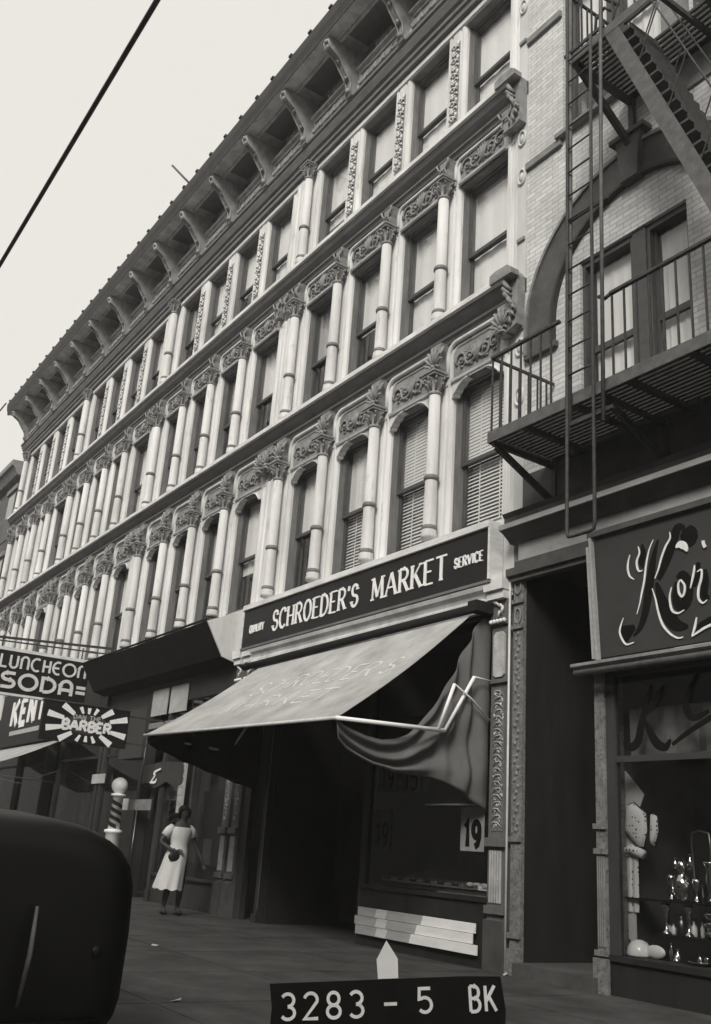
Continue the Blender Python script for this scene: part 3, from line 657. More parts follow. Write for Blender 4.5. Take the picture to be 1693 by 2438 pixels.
# end console and roundels at the right edge of the first house
r0 = mods[0]
for z0, z1 in ((7.98, 8.36), (11.22, 11.62)):
    e = MB()
    e.exty([(-.02, z0 - .45), (.16, z0 - .40), (.17, z0 + .1), (.17, z1 - .06), (.10, z1 + .04), (-.02, z1 + .05)], -.16, 0)
    e.exty([(-.22, z1 - .10), (.20, z1 - .10), (.20, z1 - .02), (.12, z1 + .05), (-.1, z1 + .06), (-.22, z1 + .03)], -.30, -.161)
    for q in range(8):
        a = q * .8; e.tube([(.07, -.17, z0 - .38 + q * .07), (.07 + .09 * math.sin(a), -.21 - .006 * q, z0 - .33 + q * .08), (.07 + .11 * math.sin(a), -.19, z0 - .38 + q * .08)], [.02, .032, .015], 5)
    bloc(e, 'end_console', 'orn', r0)

# flat pilaster strip between the iron front and the brick house, with roundels
q = MB(); q.box(.0, .17, -.02, .3, 5.0, 14.2); e_ = bloc(q, 'end_pilaster', 'quoin', r0)
for z in (6.60, 7.30, 9.95, 10.6, 13.0):
    b = MB(); n = 16
    pts = [(.085 + .07 * math.cos(2 * PI * k / n), -.03, z + .12 * math.sin(2 * PI * k / n)) for k in range(n)]
    b.tube(pts, .02, 6, True); b.sphere((.085, -.025, z), .045, 10, 6, (1, .6, 1.6)); bloc(b, 'roundel', 'quoin', e_)
for z in (7.55, 8.9, 11.0, 12.3):
    b = MB(); b.box(.02, .16, -.05, -.021, z, z + .05); bloc(b, 'small_moulding', 'irond', e_)

# ------------------------------------------------------------------ neighbour beyond the row
nb = thing('brick_building', 'dark brick building beyond the far end of the iron-front row', 'building', (-34.62, 0, 0))
b = MB(); b.box(-52, -34.62, .02, 10, 0, 13.6); build(b, 'wall', 'brickd', nb)
b = MB(); b.sweepx([(.0, 13.3), (-.2, 13.35), (-.35, 13.6), (-.45, 13.65), (-.45, 13.85), (.3, 13.9), (.3, 13.3)], -52, -34.62); build(b, 'cornice', 'stonem', nb)
for i in range(6):
    for zf in (5.4, 8.4, 11.0):
        x = -35.6 - i * 2.6; b = MB(); b.box(x - .55, x + .55, -.01, .0, zf, zf + 1.9); f_ = build(b, 'window', 'sash', nb)
        b = MB(); b.box(x - .45, x + .45, -.016, -.011, zf + .95, zf + 1.8); build(b, 'pane', 'blindg', f_)
        b = MB(); b.box(x - .7, x + .7, -.08, .02, zf + 1.92, zf + 2.1); build(b, 'lintel', 'stonem', nb)

# ------------------------------------------------------------------ brick house on the right
kb = thing('brick_building', 'pale brick building with a great round arch, fire escape and script shop sign', 'building', (XR + .17, 0, 0))
KX0, KX1 = XR + .172, 2.0
def wall_with_holes(mb, x0, x1, z0, z1, holes, y0, y1):
    xs = sorted({x0, x1} | {h[0] for h in holes} | {h[1] for h in holes})
    for a, b_ in zip(xs[:-1], xs[1:]):
        cuts = sorted([(h[2], h[3]) for h in holes if h[0] < (a + b_) / 2 < h[1]]); z = z0
        for c0, c1 in cuts:
            if c0 > z: mb.box(a, b_, y0, y1, z, c0)
            z = c1
        if z < z1: mb.box(a, b_, y0, y1, z, z1)
holes = [(-7.10, -5.53, 5.62, 8.05), (-7.36, -5.72, 10.17, 12.62), (-5.32, -3.7, 10.17, 12.62), (-3.3, -1.6, 10.17, 12.62), (-2.6, -1.0, 5.62, 8.05)]
b = MB(); wall_with_holes(b, KX0, KX1, 5.50, 16.4, holes, .0, .45); build(b, 'wall', 'brick', kb)
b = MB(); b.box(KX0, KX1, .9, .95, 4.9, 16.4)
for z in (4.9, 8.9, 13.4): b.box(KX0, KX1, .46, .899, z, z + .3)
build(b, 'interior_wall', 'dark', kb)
b = MB(); b.box(KX0, KX1, -.03, .45, 5.02, 5.499); build(b, 'stone_base_course', 'stone', kb)
# store cornice
b = MB(); b.sweepx([(.3, 4.64), (-.10, 4.64), (-.14, 4.68), (-.22, 4.74), (-.27, 4.76), (-.27, 4.83), (-.20, 4.86), (-.20, 4.93), (-.24, 4.98), (-.14, 5.02), (.3, 5.02)], KX0 - .13, KX1)
sc_ = build(b, 'shop_cornice', 'stone', kb)
b = MB(); b.sweepx([(-.2705, 4.765), (-.29, 4.765), (-.29, 4.825), (-.2705, 4.825)], KX0 - .13, KX1); build(b, 'cornice_bead', 'stonel', sc_)
b = MB(); b.box(KX0 - .03, KX1, -.06, .3, 4.34, 4.638); build(b, 'shop_beam', 'stonel', kb)
b = MB(); b.sweepx([(-.061, 4.34), (-.12, 4.33), (-.12, 4.40), (-.061, 4.42)], KX0 - .03, KX1); build(b, 'beam_moulding', 'stone', kb)
# string courses and arch
b = MB(); b.box(KX0, -7.37, -.05, 0, 10.0, 10.10); b.box(-7.44, -5.6, -.09, 0, 10.10, 10.168); b.box(-5.40, KX1, -.09, 0, 10.10, 10.168); build(b, 'string_course', 'stonem', kb)
b = MB(); b.box(KX0, -7.37, -.05, 0, 12.2, 12.30); build(b, 'string_course', 'stonem', kb)
ac, az_ = -6.20, 7.40
def ring(r0, r1, y0, y1, zl, n=28, c=ac):
    mb = MB(); inn = [(c - r0, zl)] + [(c - r0 * math.cos(PI * i / n), az_ + r0 * math.sin(PI * i / n)) for i in range(n + 1)] + [(c + r0, zl)]
    out = [(c - r1, zl)] + [(c - r1 * math.cos(PI * i / n), az_ + r1 * math.sin(PI * i / n)) for i in range(n + 1)] + [(c + r1, zl)]
    N = len(inn); vs = [(x, y0, z) for x, z in inn] + [(x, y0, z) for x, z in out] + [(x, y1, z) for x, z in inn] + [(x, y1, z) for x, z in out]; fs = []
    for i in range(N - 1):
        fs += [(i, i + 1, N + i + 1, N + i), (2 * N + i, 2 * N + i + 1, i + 1, i), (N + i, N + i + 1, 3 * N + i + 1, 3 * N + i)]
    fs += [(0, N, 3 * N, 2 * N), (N - 1, 3 * N - 1, 4 * N - 1, 2 * N - 1)]
    mb.add(vs, fs); return mb
b = MB(); b.box(-5.70, KX1, -.03, 0, 9.46, 9.999); build(b, 'stone_spandrel', 'stonem', kb)
ra = build(ring(1.34, 1.755, -.05, .0, 7.12), 'arch', 'stone', kb)
build(ring(1.755, 1.80, -.08, .0, 7.10), 'arch_moulding', 'stonem', ra); build(ring(1.30, 1.34, -.08, .0, 7.12), 'inner_moulding', 'cornd', ra)
b = MB(); b.exty([(ac - .12, 8.68), (ac + .12, 8.68), (ac + .18, 9.28), (ac - .18, 9.28)], -.13, -.001)
b.box(ac - .26, ac + .26, -.16, -.002, 9.281, 9.34); build(b, 'keystone', 'stone', ra)
b = MB(); b.box(-8.0, -7.46, -.07, -.0, 7.04, 7.118); build(b, 'arch_impost', 'stone', ra)
def ksash(x0, x1, z0, z1, root, frac, m='blind'):
    f = MB(); f.box(x0, x0 + .045, .05, .3, z0, z1); f.box(x1 - .045, x1, .05, .3, z0, z1); f.box(x0 + .045, x1 - .045, .05, .3, z1 - .08, z1); f.box(x0 + .045, x1 - .045, .05, .3, z0, z0 + .06)
    o = build(f, 'window', 'sash', root); zm = z0 + (z1 - z0) * .5
    s = MB(); s.box(x0 + .045, x1 - .045, .12, .17, zm - .04, zm + .04); s.box(x0 + .046, x0 + .08, .12, .17, z0 + .06, zm - .041); s.box(x1 - .08, x1 - .046, .12, .17, z0 + .06, zm - .041); s.box(x0 + .046, x0 + .08, .12, .17, zm + .041, z1 - .08); s.box(x1 - .08, x1 - .046, .12, .17, zm + .041, z1 - .08); build(s, 'sash', 'sash', o)
    p = MB(); p.box(x0 + .08, x1 - .08, .142, .146, z0 + .06, zm - .041); p.box(x0 + .08, x1 - .08, .142, .146, zm + .041, z1 - .08); build(p, 'pane', 'glass', o)
    if frac:
        h = MB(); zb = z1 - .08 - (z1 - z0 - .1) * frac; n = 12; vs = []
        for i in range(n + 1): xx = x0 + .08 + (x1 - x0 - .16) * i / n; vs += [(xx, .215 + .012 * math.sin(i * 2.2), zb), (xx, .215 + .006 * math.sin(i * 2.2), z1 - .08)]
        h.add(vs, [(2 * i, 2 * i + 2, 2 * i + 3, 2 * i + 1) for i in range(n)]); build(h, 'curtain', m, o)
ksash(-7.10, -6.31, 5.62, 8.05, kb, .97); ksash(-6.12, -5.53, 5.62, 8.05, kb, .97)
b = MB(); b.box(-6.309, -6.121, .03, .35, 5.62, 8.05); build(b, 'window_mullion', 'sash', kb)
b = MB(); b.box(-7.2, -5.43, -.12, .02, 5.50, 5.60); build(b, 'window_sill', 'stone', kb)
ksash(-7.36, -6.58, 10.17, 12.62, kb, .62); ksash(-6.49, -5.72, 10.17, 12.62, kb, .8); ksash(-5.32, -3.7, 10.17, 12.62, kb, 0); ksash(-3.3, -1.6, 10.17, 12.62, kb, .3); ksash(-2.6, -1.0, 5.62, 8.05, kb, .6)
b = MB(); b.box(-6.579, -6.491, .03, .35, 10.17, 12.62); build(b, 'window_mullion', 'sash', kb)
b = MB(); b.box(-5.70, -5.34, -.06, -.001, 10.17, 13.0); b.box(-3.68, -3.32, -.06, -.001, 10.17, 13.0); build(b, 'pilaster', 'stonem', kb)

# ---- its shop front
b = MB(); b.box(-6.93, -6.81, -.04, .25, 0, 2.98); b.box(-6.95, -6.79, -.07, -.041, 1.22, 1.27); b.box(-6.95, -6.79, -.07, -.041, 1.45, 1.50); b.box(-6.95, -6.79, -.07, -.041, .32, .37)
b.box(-6.96, -6.78, -.08, -.042, 0, .30); kp = build(b, 'shop_pilaster', 'orn3', kb)
b = MB()
for i in range(4): x = -6.915 + i * .026; b.box(x, x + .012, -.055, -.0425, .40, 1.2)
build(b, 'fluting', 'stonem', kp)
b = MB(); b.box(-8.16, -8.0, -.03, .02, 0, 4.32)
for z in (.35, 1.30, 3.62, 3.92): b.box(-8.17, -7.99, -.06, -.031, z, z + .05)
b.box(-8.17, -7.99, -.07, -.031, 0, .25); dp = build(b, 'door_pilaster', 'orn3', kb)
b = MB(); rr = random.Random(9)
for i in range(34): z = 1.42 + i * .065; b.sphere((-8.08 + .03 * math.sin(i * 2.1), -.035, z), .02, 6, 4, (1, .7, 1.2))
for z in (3.77, 4.12): b.tube([(-8.08 + .05 * math.cos(a), -.04, z + .09 * math.sin(a)) for a in [k * PI / 6 for k in range(12)]], .012, 5, True)
build(b, 'relief', 'stonem', dp)
# doorway recess
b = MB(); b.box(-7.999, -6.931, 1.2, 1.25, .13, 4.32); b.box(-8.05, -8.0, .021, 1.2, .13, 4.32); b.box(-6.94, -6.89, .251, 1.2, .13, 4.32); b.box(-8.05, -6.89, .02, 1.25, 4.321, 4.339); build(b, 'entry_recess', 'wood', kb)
b = MB()
for x0, x1 in ((-7.95, -7.5), (-7.44, -6.99)):
    for z0, z1 in ((.4, 1.5), (1.65, 3.1)): 
        b.box(x0 + .05, x1 - .05, 1.17, 1.199, z0, z1)
    b.box(x0, x0 + .02, 1.16, 1.199, .2, 3.3)
b.box(-7.98, -6.95, 1.15, 1.2, 3.2, 3.3); build(b, 'entry_door', 'woodm', kb)
b = MB(); b.box(-8.02, -6.9, -.12, 1.25, .0, .13); build(b, 'door_step', 'stone', kb)
# door lintel trim
b = MB(); b.box(-8.2, -6.93, -.13, -.061, 4.24, 4.33); b.box(-8.16, -6.95, -.09, .0, 4.18, 4.239); build(b, 'door_hood', 'stone', kb)
# ledge under the sign
b = MB(); b.sweepx([(.2, 2.99), (-.22, 2.99), (-.26, 3.02), (-.26, 3.05), (-.1, 3.09), (.2, 3.09)], -7.05, KX1); ld = build(b, 'shop_ledge', 'irond', kb)
b = MB(); b.tube([(-7.0, -.24, 2.95), (-4, -.24, 2.95), (KX1, -.24, 2.95)], .035, 8); build(b, 'awning_roller', 'escl', kb)
# glass, transom, bulkhead
b = MB(); b.box(-6.809, KX1, -.02, .1, .0, .33); b.box(-6.809, KX1, -.05, -.0205, .29, .34); build(b, 'bulkhead', 'wood', kb)
b = MB(); b.box(-6.72, KX1, .0, .05, 2.08, 2.14); b.box(-6.809, -6.70, -.01, .06, .341, 2.98); b.box(-6.699, KX1, .0, .05, 2.93, 2.985); b.box(-3.9, -3.84, .0, .05, .341, 2.93); sf_ = build(b, 'shop_window_frame', 'signg', kb)
b = MB(); b.box(-6.699, -3.9, .02, .026, .341, 2.08); b.box(-6.699, -3.9, .02, .026, 2.14, 2.93); build(b, 'shop_pane', 'shopglass', kb)
b = MB(); b.box(-7.0, KX1, .06, 1.3, .30, .34); b.box(-7.0, KX1, 1.3, 1.34, .34, 3.0); b.box(-6.88, -6.83, .26, 1.3, .341, 3.0); b.box(-7, KX1, .06, 1.3, 3.0, 3.04); build(b, 'window_display_box', 'dim', kb)
b = MB(); n = 30; vs = []
for i in range(n + 1): x = -6.69 + 2.7 * i / n; vs += [(x, .22 + .01 * math.sin(i * 2.3), 2.14), (x, .20 + .02 * math.sin(i * 2.3), 2.62)]
b.add(vs, [(2 * i, 2 * i + 2, 2 * i + 3, 2 * i + 1) for i in range(n)]); build(b, 'transom_curtain', 'stonem', kb)

# painted letters on the transom glass: a big script K and a bar
def strokes(mb, L, o, ux, uz, depth=.006, lift=.0):
    for k, (w_, pts) in enumerate(L):
        P = [Vector(p) for p in pts]; out = []
        for i in range(len(P) - 1):        # Catmull-Rom smoothing
            p0 = P[max(i - 1, 0)]; p1 = P[i]; p2 = P[i + 1]; p3 = P[min(i + 2, len(P) - 1)]
            for t in (0, .25, .5, .75): out.append(.5 * ((2 * p1) + (p2 - p0) * t + (2 * p0 - 5 * p1 + 4 * p2 - p3) * t * t + (3 * p1 - p0 - 3 * p2 + p3) * t ** 3))
        out.append(P[-1]); n = len(out)
        ws = [w_[0] + (w_[1] - w_[0]) * math.sin(PI * i / (n - 1)) for i in range(n)]
        mb.ribbon([(p.x, p.y) for p in out], ws, o, ux, uz, depth + .0007 * k, lift)
EX, EZ = Vector((1, 0, 0)), Vector((0, 0, 1))
b = MB()
strokes(b, [((.02, .09), [(-6.25, 2.80), (-6.32, 2.6), (-6.38, 2.42), (-6.42, 2.28), (-6.50, 2.22), (-6.58, 2.25), (-6.57, 2.33)]),
            ((.02, .08), [(-6.10, 2.78), (-6.22, 2.62), (-6.36, 2.50)]), ((.02, .09), [(-6.36, 2.50), (-6.28, 2.36), (-6.2, 2.24), (-6.10, 2.2), (-6.04, 2.27)]),
            ((.03, .05), [(-6.02, 2.22), (-5.8, 2.34), (-5.5, 2.47), (-5.2, 2.55)]), ((.03, .07), [(-5.7, 2.85), (-5.85, 2.6), (-5.78, 2.45), (-5.6, 2.5)])], (0, .014, 0), EX, EZ)
build(b, 'painted_glass_lettering', 'letterd', kb)

# ---- big script sign above the shop window (face leans forward at the top)
ks = thing('shop_sign', 'grey signboard with big black and white script letters reading Kor above the shop window', 'sign', (-5.2, -.1, 3.1))
st, sb_ = Vector((0, -.215, 4.36)), Vector((0, -.135, 3.10))
uz = (st - sb_); Hs = uz.length; uz.normalize(); nrm = EX.cross(uz)
def signpt(x, z, lift=0): t = (z - 3.10) / (4.36 - 3.10); p = sb_.lerp(st, t); return Vector((x, p.y, p.z)) + nrm * lift
b = MB(); v = [(-6.74, -.135, 3.10), (1.9, -.135, 3.10), (1.9, -.215, 4.36), (-6.74, -.215, 4.36)]
b.add([(x, y, z) for x, y, z in v] + [(x, y + .05, z) for x, y, z in v], [(0, 1, 2, 3), (7, 6, 5, 4), (0, 4, 5, 1), (3, 2, 6, 7), (0, 3, 7, 4), (1, 5, 6, 2)]); build(b, 'sign_face', 'signg', ks)
b = MB(); b.bar((-6.765, -.15, 3.08), (-6.765, -.235, 4.38), .03, .05, (0, 1, 0)); b.bar((-6.83, -.13, 3.10), (-6.83, -.2, 4.28), .035, .05, (0, 1, 0)); build(b, 'sign_frame', 'lettery', ks)
b = MB(); b.bar((-6.80, -.235, 4.39), (1.9, -.235, 4.39), .05, .06); build(b, 'sign_top_rail', 'stone', ks)
KL = dict(
 stem=[(-5.97, 4.17), (-6.03, 4.08), (-6.08, 3.94), (-6.12, 3.78), (-6.16, 3.67), (-6.19, 3.58), (-6.24, 3.47)],
 foot=[(-6.41, 3.46), (-6.45, 3.39), (-6.47, 3.32), (-6.44, 3.24), (-6.39, 3.19), (-6.30, 3.20)],
 arm=[(-5.77, 4.20), (-5.77, 4.14), (-5.83, 4.07), (-5.89, 3.97), (-5.94, 3.86), (-5.99, 3.78)],
 leg=[(-6.03, 3.69), (-6.00, 3.58), (-5.98, 3.45), (-5.94, 3.32), (-5.86, 3.22), (-5.78, 3.17), (-5.72, 3.17)],
 f1=[(-6.27, 4.08), (-6.30, 4.01), (-6.31, 3.93), (-6.29, 3.86), (-6.24, 3.82)],
 f2=[(-6.16, 4.14), (-6.15, 4.07), (-6.19, 4.00), (-6.19, 3.93), (-6.17, 3.89), (-6.13, 3.89)],
 o1=[(-5.80, 3.66), (-5.83, 3.58), (-5.83, 3.49), (-5.81, 3.43), (-5.75, 3.40), (-5.68, 3.42)],
 o2=[(-5.69, 3.71), (-5.72, 3.67), (-5.72, 3.59), (-5.69, 3.55), (-5.66, 3.58), (-5.65, 3.65), (-5.69, 3.71)],
 r1=[(-5.52, 3.82), (-5.54, 3.74), (-5.59, 3.61)], r2=[(-5.50, 3.75), (-5.45, 3.76), (-5.46, 3.68), (-5.50, 3.59), (-5.51, 3.50), (-5.47, 3.45), (-5.42, 3.47)],
 v1=[(-5.55, 3.33), (-5.58, 3.24), (-5.62, 3.16)], v2=[(-5.62, 3.16), (-5.55, 3.19), (-5.41, 3.235), (-5.0, 3.30), (-4.4, 3.34)], n0=[(-5.40, 4.03), (-5.40, 4.00), (-5.385, 3.96)],
 flag=[(-5.71, 4.03), (-5.66, 4.05), (-5.61, 4.02), (-5.585, 3.965)])
kS = 1.0 / math.cos(math.atan2(.08, 1.26))
T2 = lambda L: [(x, (z - 3.10) * kS) for x, z in L]
b = MB(); strokes(b, [((.008, .024), T2(KL[k])) for k in ('stem', 'foot', 'arm', 'leg', 'f1', 'f2', 'o1', 'r1', 'r2', 'v1', 'v2')] + [((.016, .022), T2(KL['o2'])), ((.03, .03), T2(KL['n0'])), ((.01, .075), T2(KL['flag']))], sb_, EX, uz, .002, .008)
build(b, 'white_script_edge', 'letter', ks)
b = MB()
dk = [((.02, .10), [(-5.92, 4.16), (-5.98, 4.02), (-6.03, 3.86), (-6.08, 3.68), (-6.14, 3.48), (-6.22, 3.33), (-6.31, 3.26)]), ((.16, .20), [(-6.37, 3.38), (-6.37, 3.30), (-6.34, 3.26)]),
      ((.04, .11), [(-5.60, 4.20), (-5.68, 4.22), (-5.76, 4.08), (-5.86, 3.90), (-5.95, 3.76)]), ((.03, .15), [(-5.98, 3.74), (-5.93, 3.55), (-5.86, 3.38), (-5.78, 3.29), (-5.66, 3.26)]),
      ((.10, .20), [(-5.58, 4.20), (-5.56, 4.11), (-5.62, 4.05)]), ((.02, .07), [(-6.12, 4.16), (-6.11, 4.06), (-6.14, 3.98), (-6.13, 3.92)]),
      ((.05, .11), [(-5.74, 3.70), (-5.77, 3.56), (-5.74, 3.47), (-5.68, 3.47), (-5.63, 3.55), (-5.62, 3.68), (-5.67, 3.76), (-5.73, 3.73)]),
      ((.03, .07), [(-5.48, 3.84), (-5.51, 3.74), (-5.55, 3.62)]), ((.03, .08), [(-5.42, 3.76), (-5.42, 3.66), (-5.45, 3.56), (-5.45, 3.50), (-5.40, 3.50)]), ((.04, .06), [(-5.57, 3.23), (-5.4, 3.29), (-5.0, 3.37), (-4.4, 3.41)])]
strokes(b, [(w_, T2(p)) for w_, p in dk], sb_, EX, uz, .001)
build(b, 'black_script_letters', 'letterd', ks)

# ---- goods in the right shop window
t = thing('backdrop', 'pale upright backing strip at the left end of the right shop window', 'backdrop', (-6.80, .28, .34))
b = MB(); b.exty([(-6.86, .50), (-6.74, .42), (-6.74, 1.5), (-6.60, 1.80), (-6.86, 2.06)], .275, .29); build(b, 'board', 'cloth', t)
def cushion(label, pts, y, m, th=.05):
    t = thing('dotted_cushion', label, 'cushion', (pts[0][0], y, pts[0][1])); b = MB(); cx = sum(p[0] for p in pts) / len(pts); cz = sum(p[1] for p in pts) / len(pts)
    n = len(pts); vs = []
    for s, yy in ((1, y), (.93, y - th * .7), (.6, y - th), ): vs += [(cx + (x - cx) * s, yy, cz + (z - cz) * s) for x, z in pts]
    vs.append((cx, y - th * 1.1, cz)); fs = []
    for r_ in range(2):
        for i in range(n): j = (i + 1) % n; fs.append((r_ * n + i, r_ * n + j, (r_ + 1) * n + j, (r_ + 1) * n + i))
    for i in range(n): fs.append((2 * n + i, 2 * n + (i + 1) % n, 3 * n))
    fs.append(tuple(range(n))); b.add(vs, fs, True); build(b, 'cover', m, t)
    b = MB(); b.tube([(x, y, z) for x, z in pts], .010, 5, True); build(b, 'piping', 'signb', t); return t
cushion('big dotted pale cushion with six sides hanging in the right shop window', [(-6.78, 1.70), (-6.71, 1.72), (-6.56, 1.62), (-6.55, 1.46), (-6.60, 1.31), (-6.66, 1.31), (-6.83, 1.46)], .26, 'dots')
cushion('narrow dim dotted cushion right of the big one in the shop window', [(-6.52, 1.62), (-6.46, 1.60), (-6.45, 1.46), (-6.50, 1.32), (-6.54, 1.34)], .30, 'dots')
t = thing('dotted_cloth', 'dotted pale cloth draped down the left side of the right shop window', 'cloth', (-6.76, .27, .7))
b = MB(); n = 8; vs = []
for i in range(n + 1): x = -6.85 + .16 * i / n; vs += [(x, .262 + .01 * math.sin(i * 1.8), .72), (x + .01, .262 + .006 * math.sin(i * 1.8), 1.28)]
b.add(vs, [(2 * i, 2 * i + 2, 2 * i + 3, 2 * i + 1) for i in range(n)]); b.tube([(-6.84, .25, 1.25), (-6.74, .24, 1.29), (-6.60, .25, 1.24)], .045, 8); build(b, 'fabric', 'dots', t)
def turned(name, label, cat, x, y, prof, m, group=None, extra=None):
    t = thing(name, label, cat, (x, y, prof[0][1])); 
    if group: t['group'] = group
    b = MB(); b.lathe([(r, z) for r, z in prof], x, y, 18); build(b, 'body', m, t)
    if extra: extra(t)
    return t
def pot_extra(x, y, z):
    def f(t):
        b = MB(); b.tube([(x - .05, y, z + .02), (x - .11, y, z + .04), (x - .11, y, z - .1), (x - .06, y, z - .12)], .008, 6); build(b, 'handle', 'chromeb', t)
    return f
turned('coffee_urn', 'tall polished silver urn in the middle of the right shop window', 'urn', -6.22, .32, [(.06, .86), (.05, .88), (.075, .94), (.085, 1.0), (.06, 1.06), (.03, 1.09), (.045, 1.12), (.045, 1.19), (.01, 1.22)], 'chromeb', extra=pot_extra(-6.22, .32, 1.02))
b = MB(); b.box(-6.9, -3.9, .22, .50, .835, .85)
b2 = MB(); 
sh = thing('glass_shelf', 'dark shelf holding the silver urn inside the right shop window', 'shelf', (-5.5, .36, .84)); build(b, 'shelf_board', 'signb', sh)
for x in (-6.46, -5.3, -4.0): b2.box(x - .008, x + .008, .40, .416, .341, .834)
build(b2, 'post', 'chrome', sh)
for k, (x, wd) in enumerate(((-6.40, 'left'), (-6.15, 'right'))):
    turned('candlestick', f'{wd} of the two short silver candlesticks under the urn', 'candlestick', x, .30, [(.05, .56), (.045, .575), (.015, .60), (.012, .70), (.028, .72), (.012, .74), (.04, .78), (.045, .825), (.03, .83)], 'chromeb', 'silver candlesticks in the right shop window')
st2 = thing('display_riser', 'low dark riser under the two silver candlesticks', 'stand', (-6.2, .32, .34)); b = MB(); b.box(-6.5, -5.6, .24, .45, .341, .558); build(b, 'block', 'signb', st2)
for k, (z, wd) in enumerate(((.60, 'bottom'), (.68, 'middle'), (.76, 'top'))):
    t = thing('silver_dish', f'{wd} dish of the silver stack at the right edge of the shop window', 'dish', (-5.90, .32, z)); t['group'] = 'stacked silver dishes'
    b = MB(); b.lathe([(.04, z - .042), (.05, z - .035), (.085, z), (.09, z + .012), (.04, z + .02)], -5.90, .32, 18); build(b, 'body', 'chromeb', t)
GD = [('silver_goblet', 'silver goblet standing left of the tall urn on the shop-window shelf', -6.36, .34, [(.035, .86), (.03, .87), (.008, .90), (.008, .95), (.035, .99), (.042, 1.05), (.036, 1.08)]),
      ('silver_goblet', 'silver goblet standing just right of the tall urn on the shop-window shelf', -6.08, .34, [(.035, .86), (.03, .87), (.008, .90), (.008, .94), (.032, .98), (.038, 1.03), (.032, 1.06)]),
      ('silver_vase', 'fluted silver vase at the right end of the shop-window shelf', -5.94, .36, [(.04, .86), (.025, .88), (.02, .95), (.045, 1.05), (.035, 1.14), (.06, 1.20), (.055, 1.21)]),
      ('sugar_bowl', 'low lidded silver bowl beside the stacked dishes in the shop window', -5.78, .30, [(.03, .56), (.06, .60), (.065, .64), (.03, .67), (.008, .69), (.012, .71), (.002, .72)]),
      ('glass_jar', 'dull lidded jar between the two silver candlesticks', -6.28, .36, [(.035, .56), (.045, .58), (.045, .68), (.03, .70), (.035, .71), (.01, .74)]),
      ('silver_bell', 'tiny silver bell on the floor of the right shop window', -6.22, .20, [(.035, .345), (.03, .36), (.018, .385), (.006, .40), (.009, .415), (.003, .425)]),
      ('silver_salver', 'round silver salver lying at the foot of the right shop window', -5.98, .22, [(.05, .345), (.09, .36), (.11, .375), (.06, .372)]),
      ('silver_cup', 'small silver cup at the far right foot of the shop window', -5.78, .24, [(.03, .345), (.035, .36), (.045, .42), (.042, .44)])]
for nm, lb, x, y, pf in GD: turned(nm, lb, nm.split('_')[1], x, y, pf, 'chromeb' if 'jar' not in nm else 'chrome')
sh2 = thing('glass_shelf', 'upper thin shelf of small bottles inside the right shop window', 'shelf', (-5.5, .50, 1.13)); b = MB(); b.box(-6.5, -3.9, .47, .62, 1.125, 1.135); build(b, 'shelf_board', 'chrome', sh2)
rb = random.Random(77)
def small_bottle(x, y, z, k):
    t = thing('small_bottle', 'one of the many small glinting bottles crowding the right shop window', 'bottle', (x, y, z), 'small bottles crowding the right shop window'); h = rb.uniform(.08, .16); r = rb.uniform(.016, .03); b = MB()
    b.lathe([(r * .9, z), (r, z + .01), (r, z + h * .55), (r * .35, z + h * .75), (r * .35, z + h * .9)], x, y, 12); build(b, 'body', ['chromeb', 'chrome', 'china', 'chromeb'][k % 4], t)
    b = MB(); b.lathe([(r * .5, z + h * .901), (r * .5, z + h)], x, y, 10); build(b, 'cap', 'chrome', t)
for k in range(46):
    z, y = [(1.136, .53), (.851, .47), (.559, .41), (.341, .26)][k % 4]
    small_bottle(-6.46 + .075 * (k // 4) + rb.uniform(-.015, .015), y + rb.uniform(-.025, .025), z, k)
def reps(name, label, cat, x, z, w2, h2, m, y=.9):
    t = thing(name, label, cat, (x, y, z)); b = MB(); b.box(x - w2, x + w2, y, y + .02, z, z + h2); b.box(x - w2 * .8, x + w2 * .8, y - .006, y, z + h2 * .1, z + h2 * .85); build(b, 'card', m, t)
t = thing('white_bowl', 'upturned white china bowl at the left foot of the right shop window', 'bowl', (-6.66, .22, .34)); b = MB()
b.lathe([(.115, .345), (.118, .36), (.105, .42), (.075, .465), (.03, .485), (.0, .487)], -6.66, .22, 20); build(b, 'body', 'china', t)
t = thing('white_dish', 'leaning white dish right of the upturned bowl in the shop window', 'dish', (-6.46, .22, .34)); b = MB()
b.sphere((-6.47, .22, .40), .10, 16, 10, (1.1, .35, .6)); build(b, 'body', 'china', t)
t = thing('pewter_jug', 'small grey jug behind the white dish in the shop window', 'jug', (-6.44, .34, .34)); b = MB()
b.lathe([(.04, .341), (.06, .40), (.05, .47), (.03, .52), (.04, .545)], -6.44, .34, 14); build(b, 'body', 'chrome', t); b = MB(); b.tube([(-6.39, .34, .52), (-6.34, .34, .48), (-6.39, .34, .40)], .008, 5); build(b, 'handle', 'chrome', t)
t = thing('silver_tray', 'oval silver tray standing behind the candlesticks', 'tray', (-6.12, .48, 1.45)); b = MB()
b.tube([(-6.20, .45, 1.38), (-6.19, .45, 1.46), (-6.10, .45, 1.48), (-6.0, .45, 1.46), (-5.99, .45, 1.30), (-6.02, .45, 1.0), (-6.10, .45, .86), (-6.18, .45, 1.0)], .012, 6, True); build(b, 'rim', 'chrome', t)
b = MB(); b.exty([(-6.19, 1.36), (-6.18, 1.45), (-6.10, 1.47), (-6.01, 1.45), (-6.0, 1.30), (-6.03, 1.0), (-6.10, .87), (-6.17, 1.0)][::-1], .452, .458); build(b, 'plate', 'signb', t)

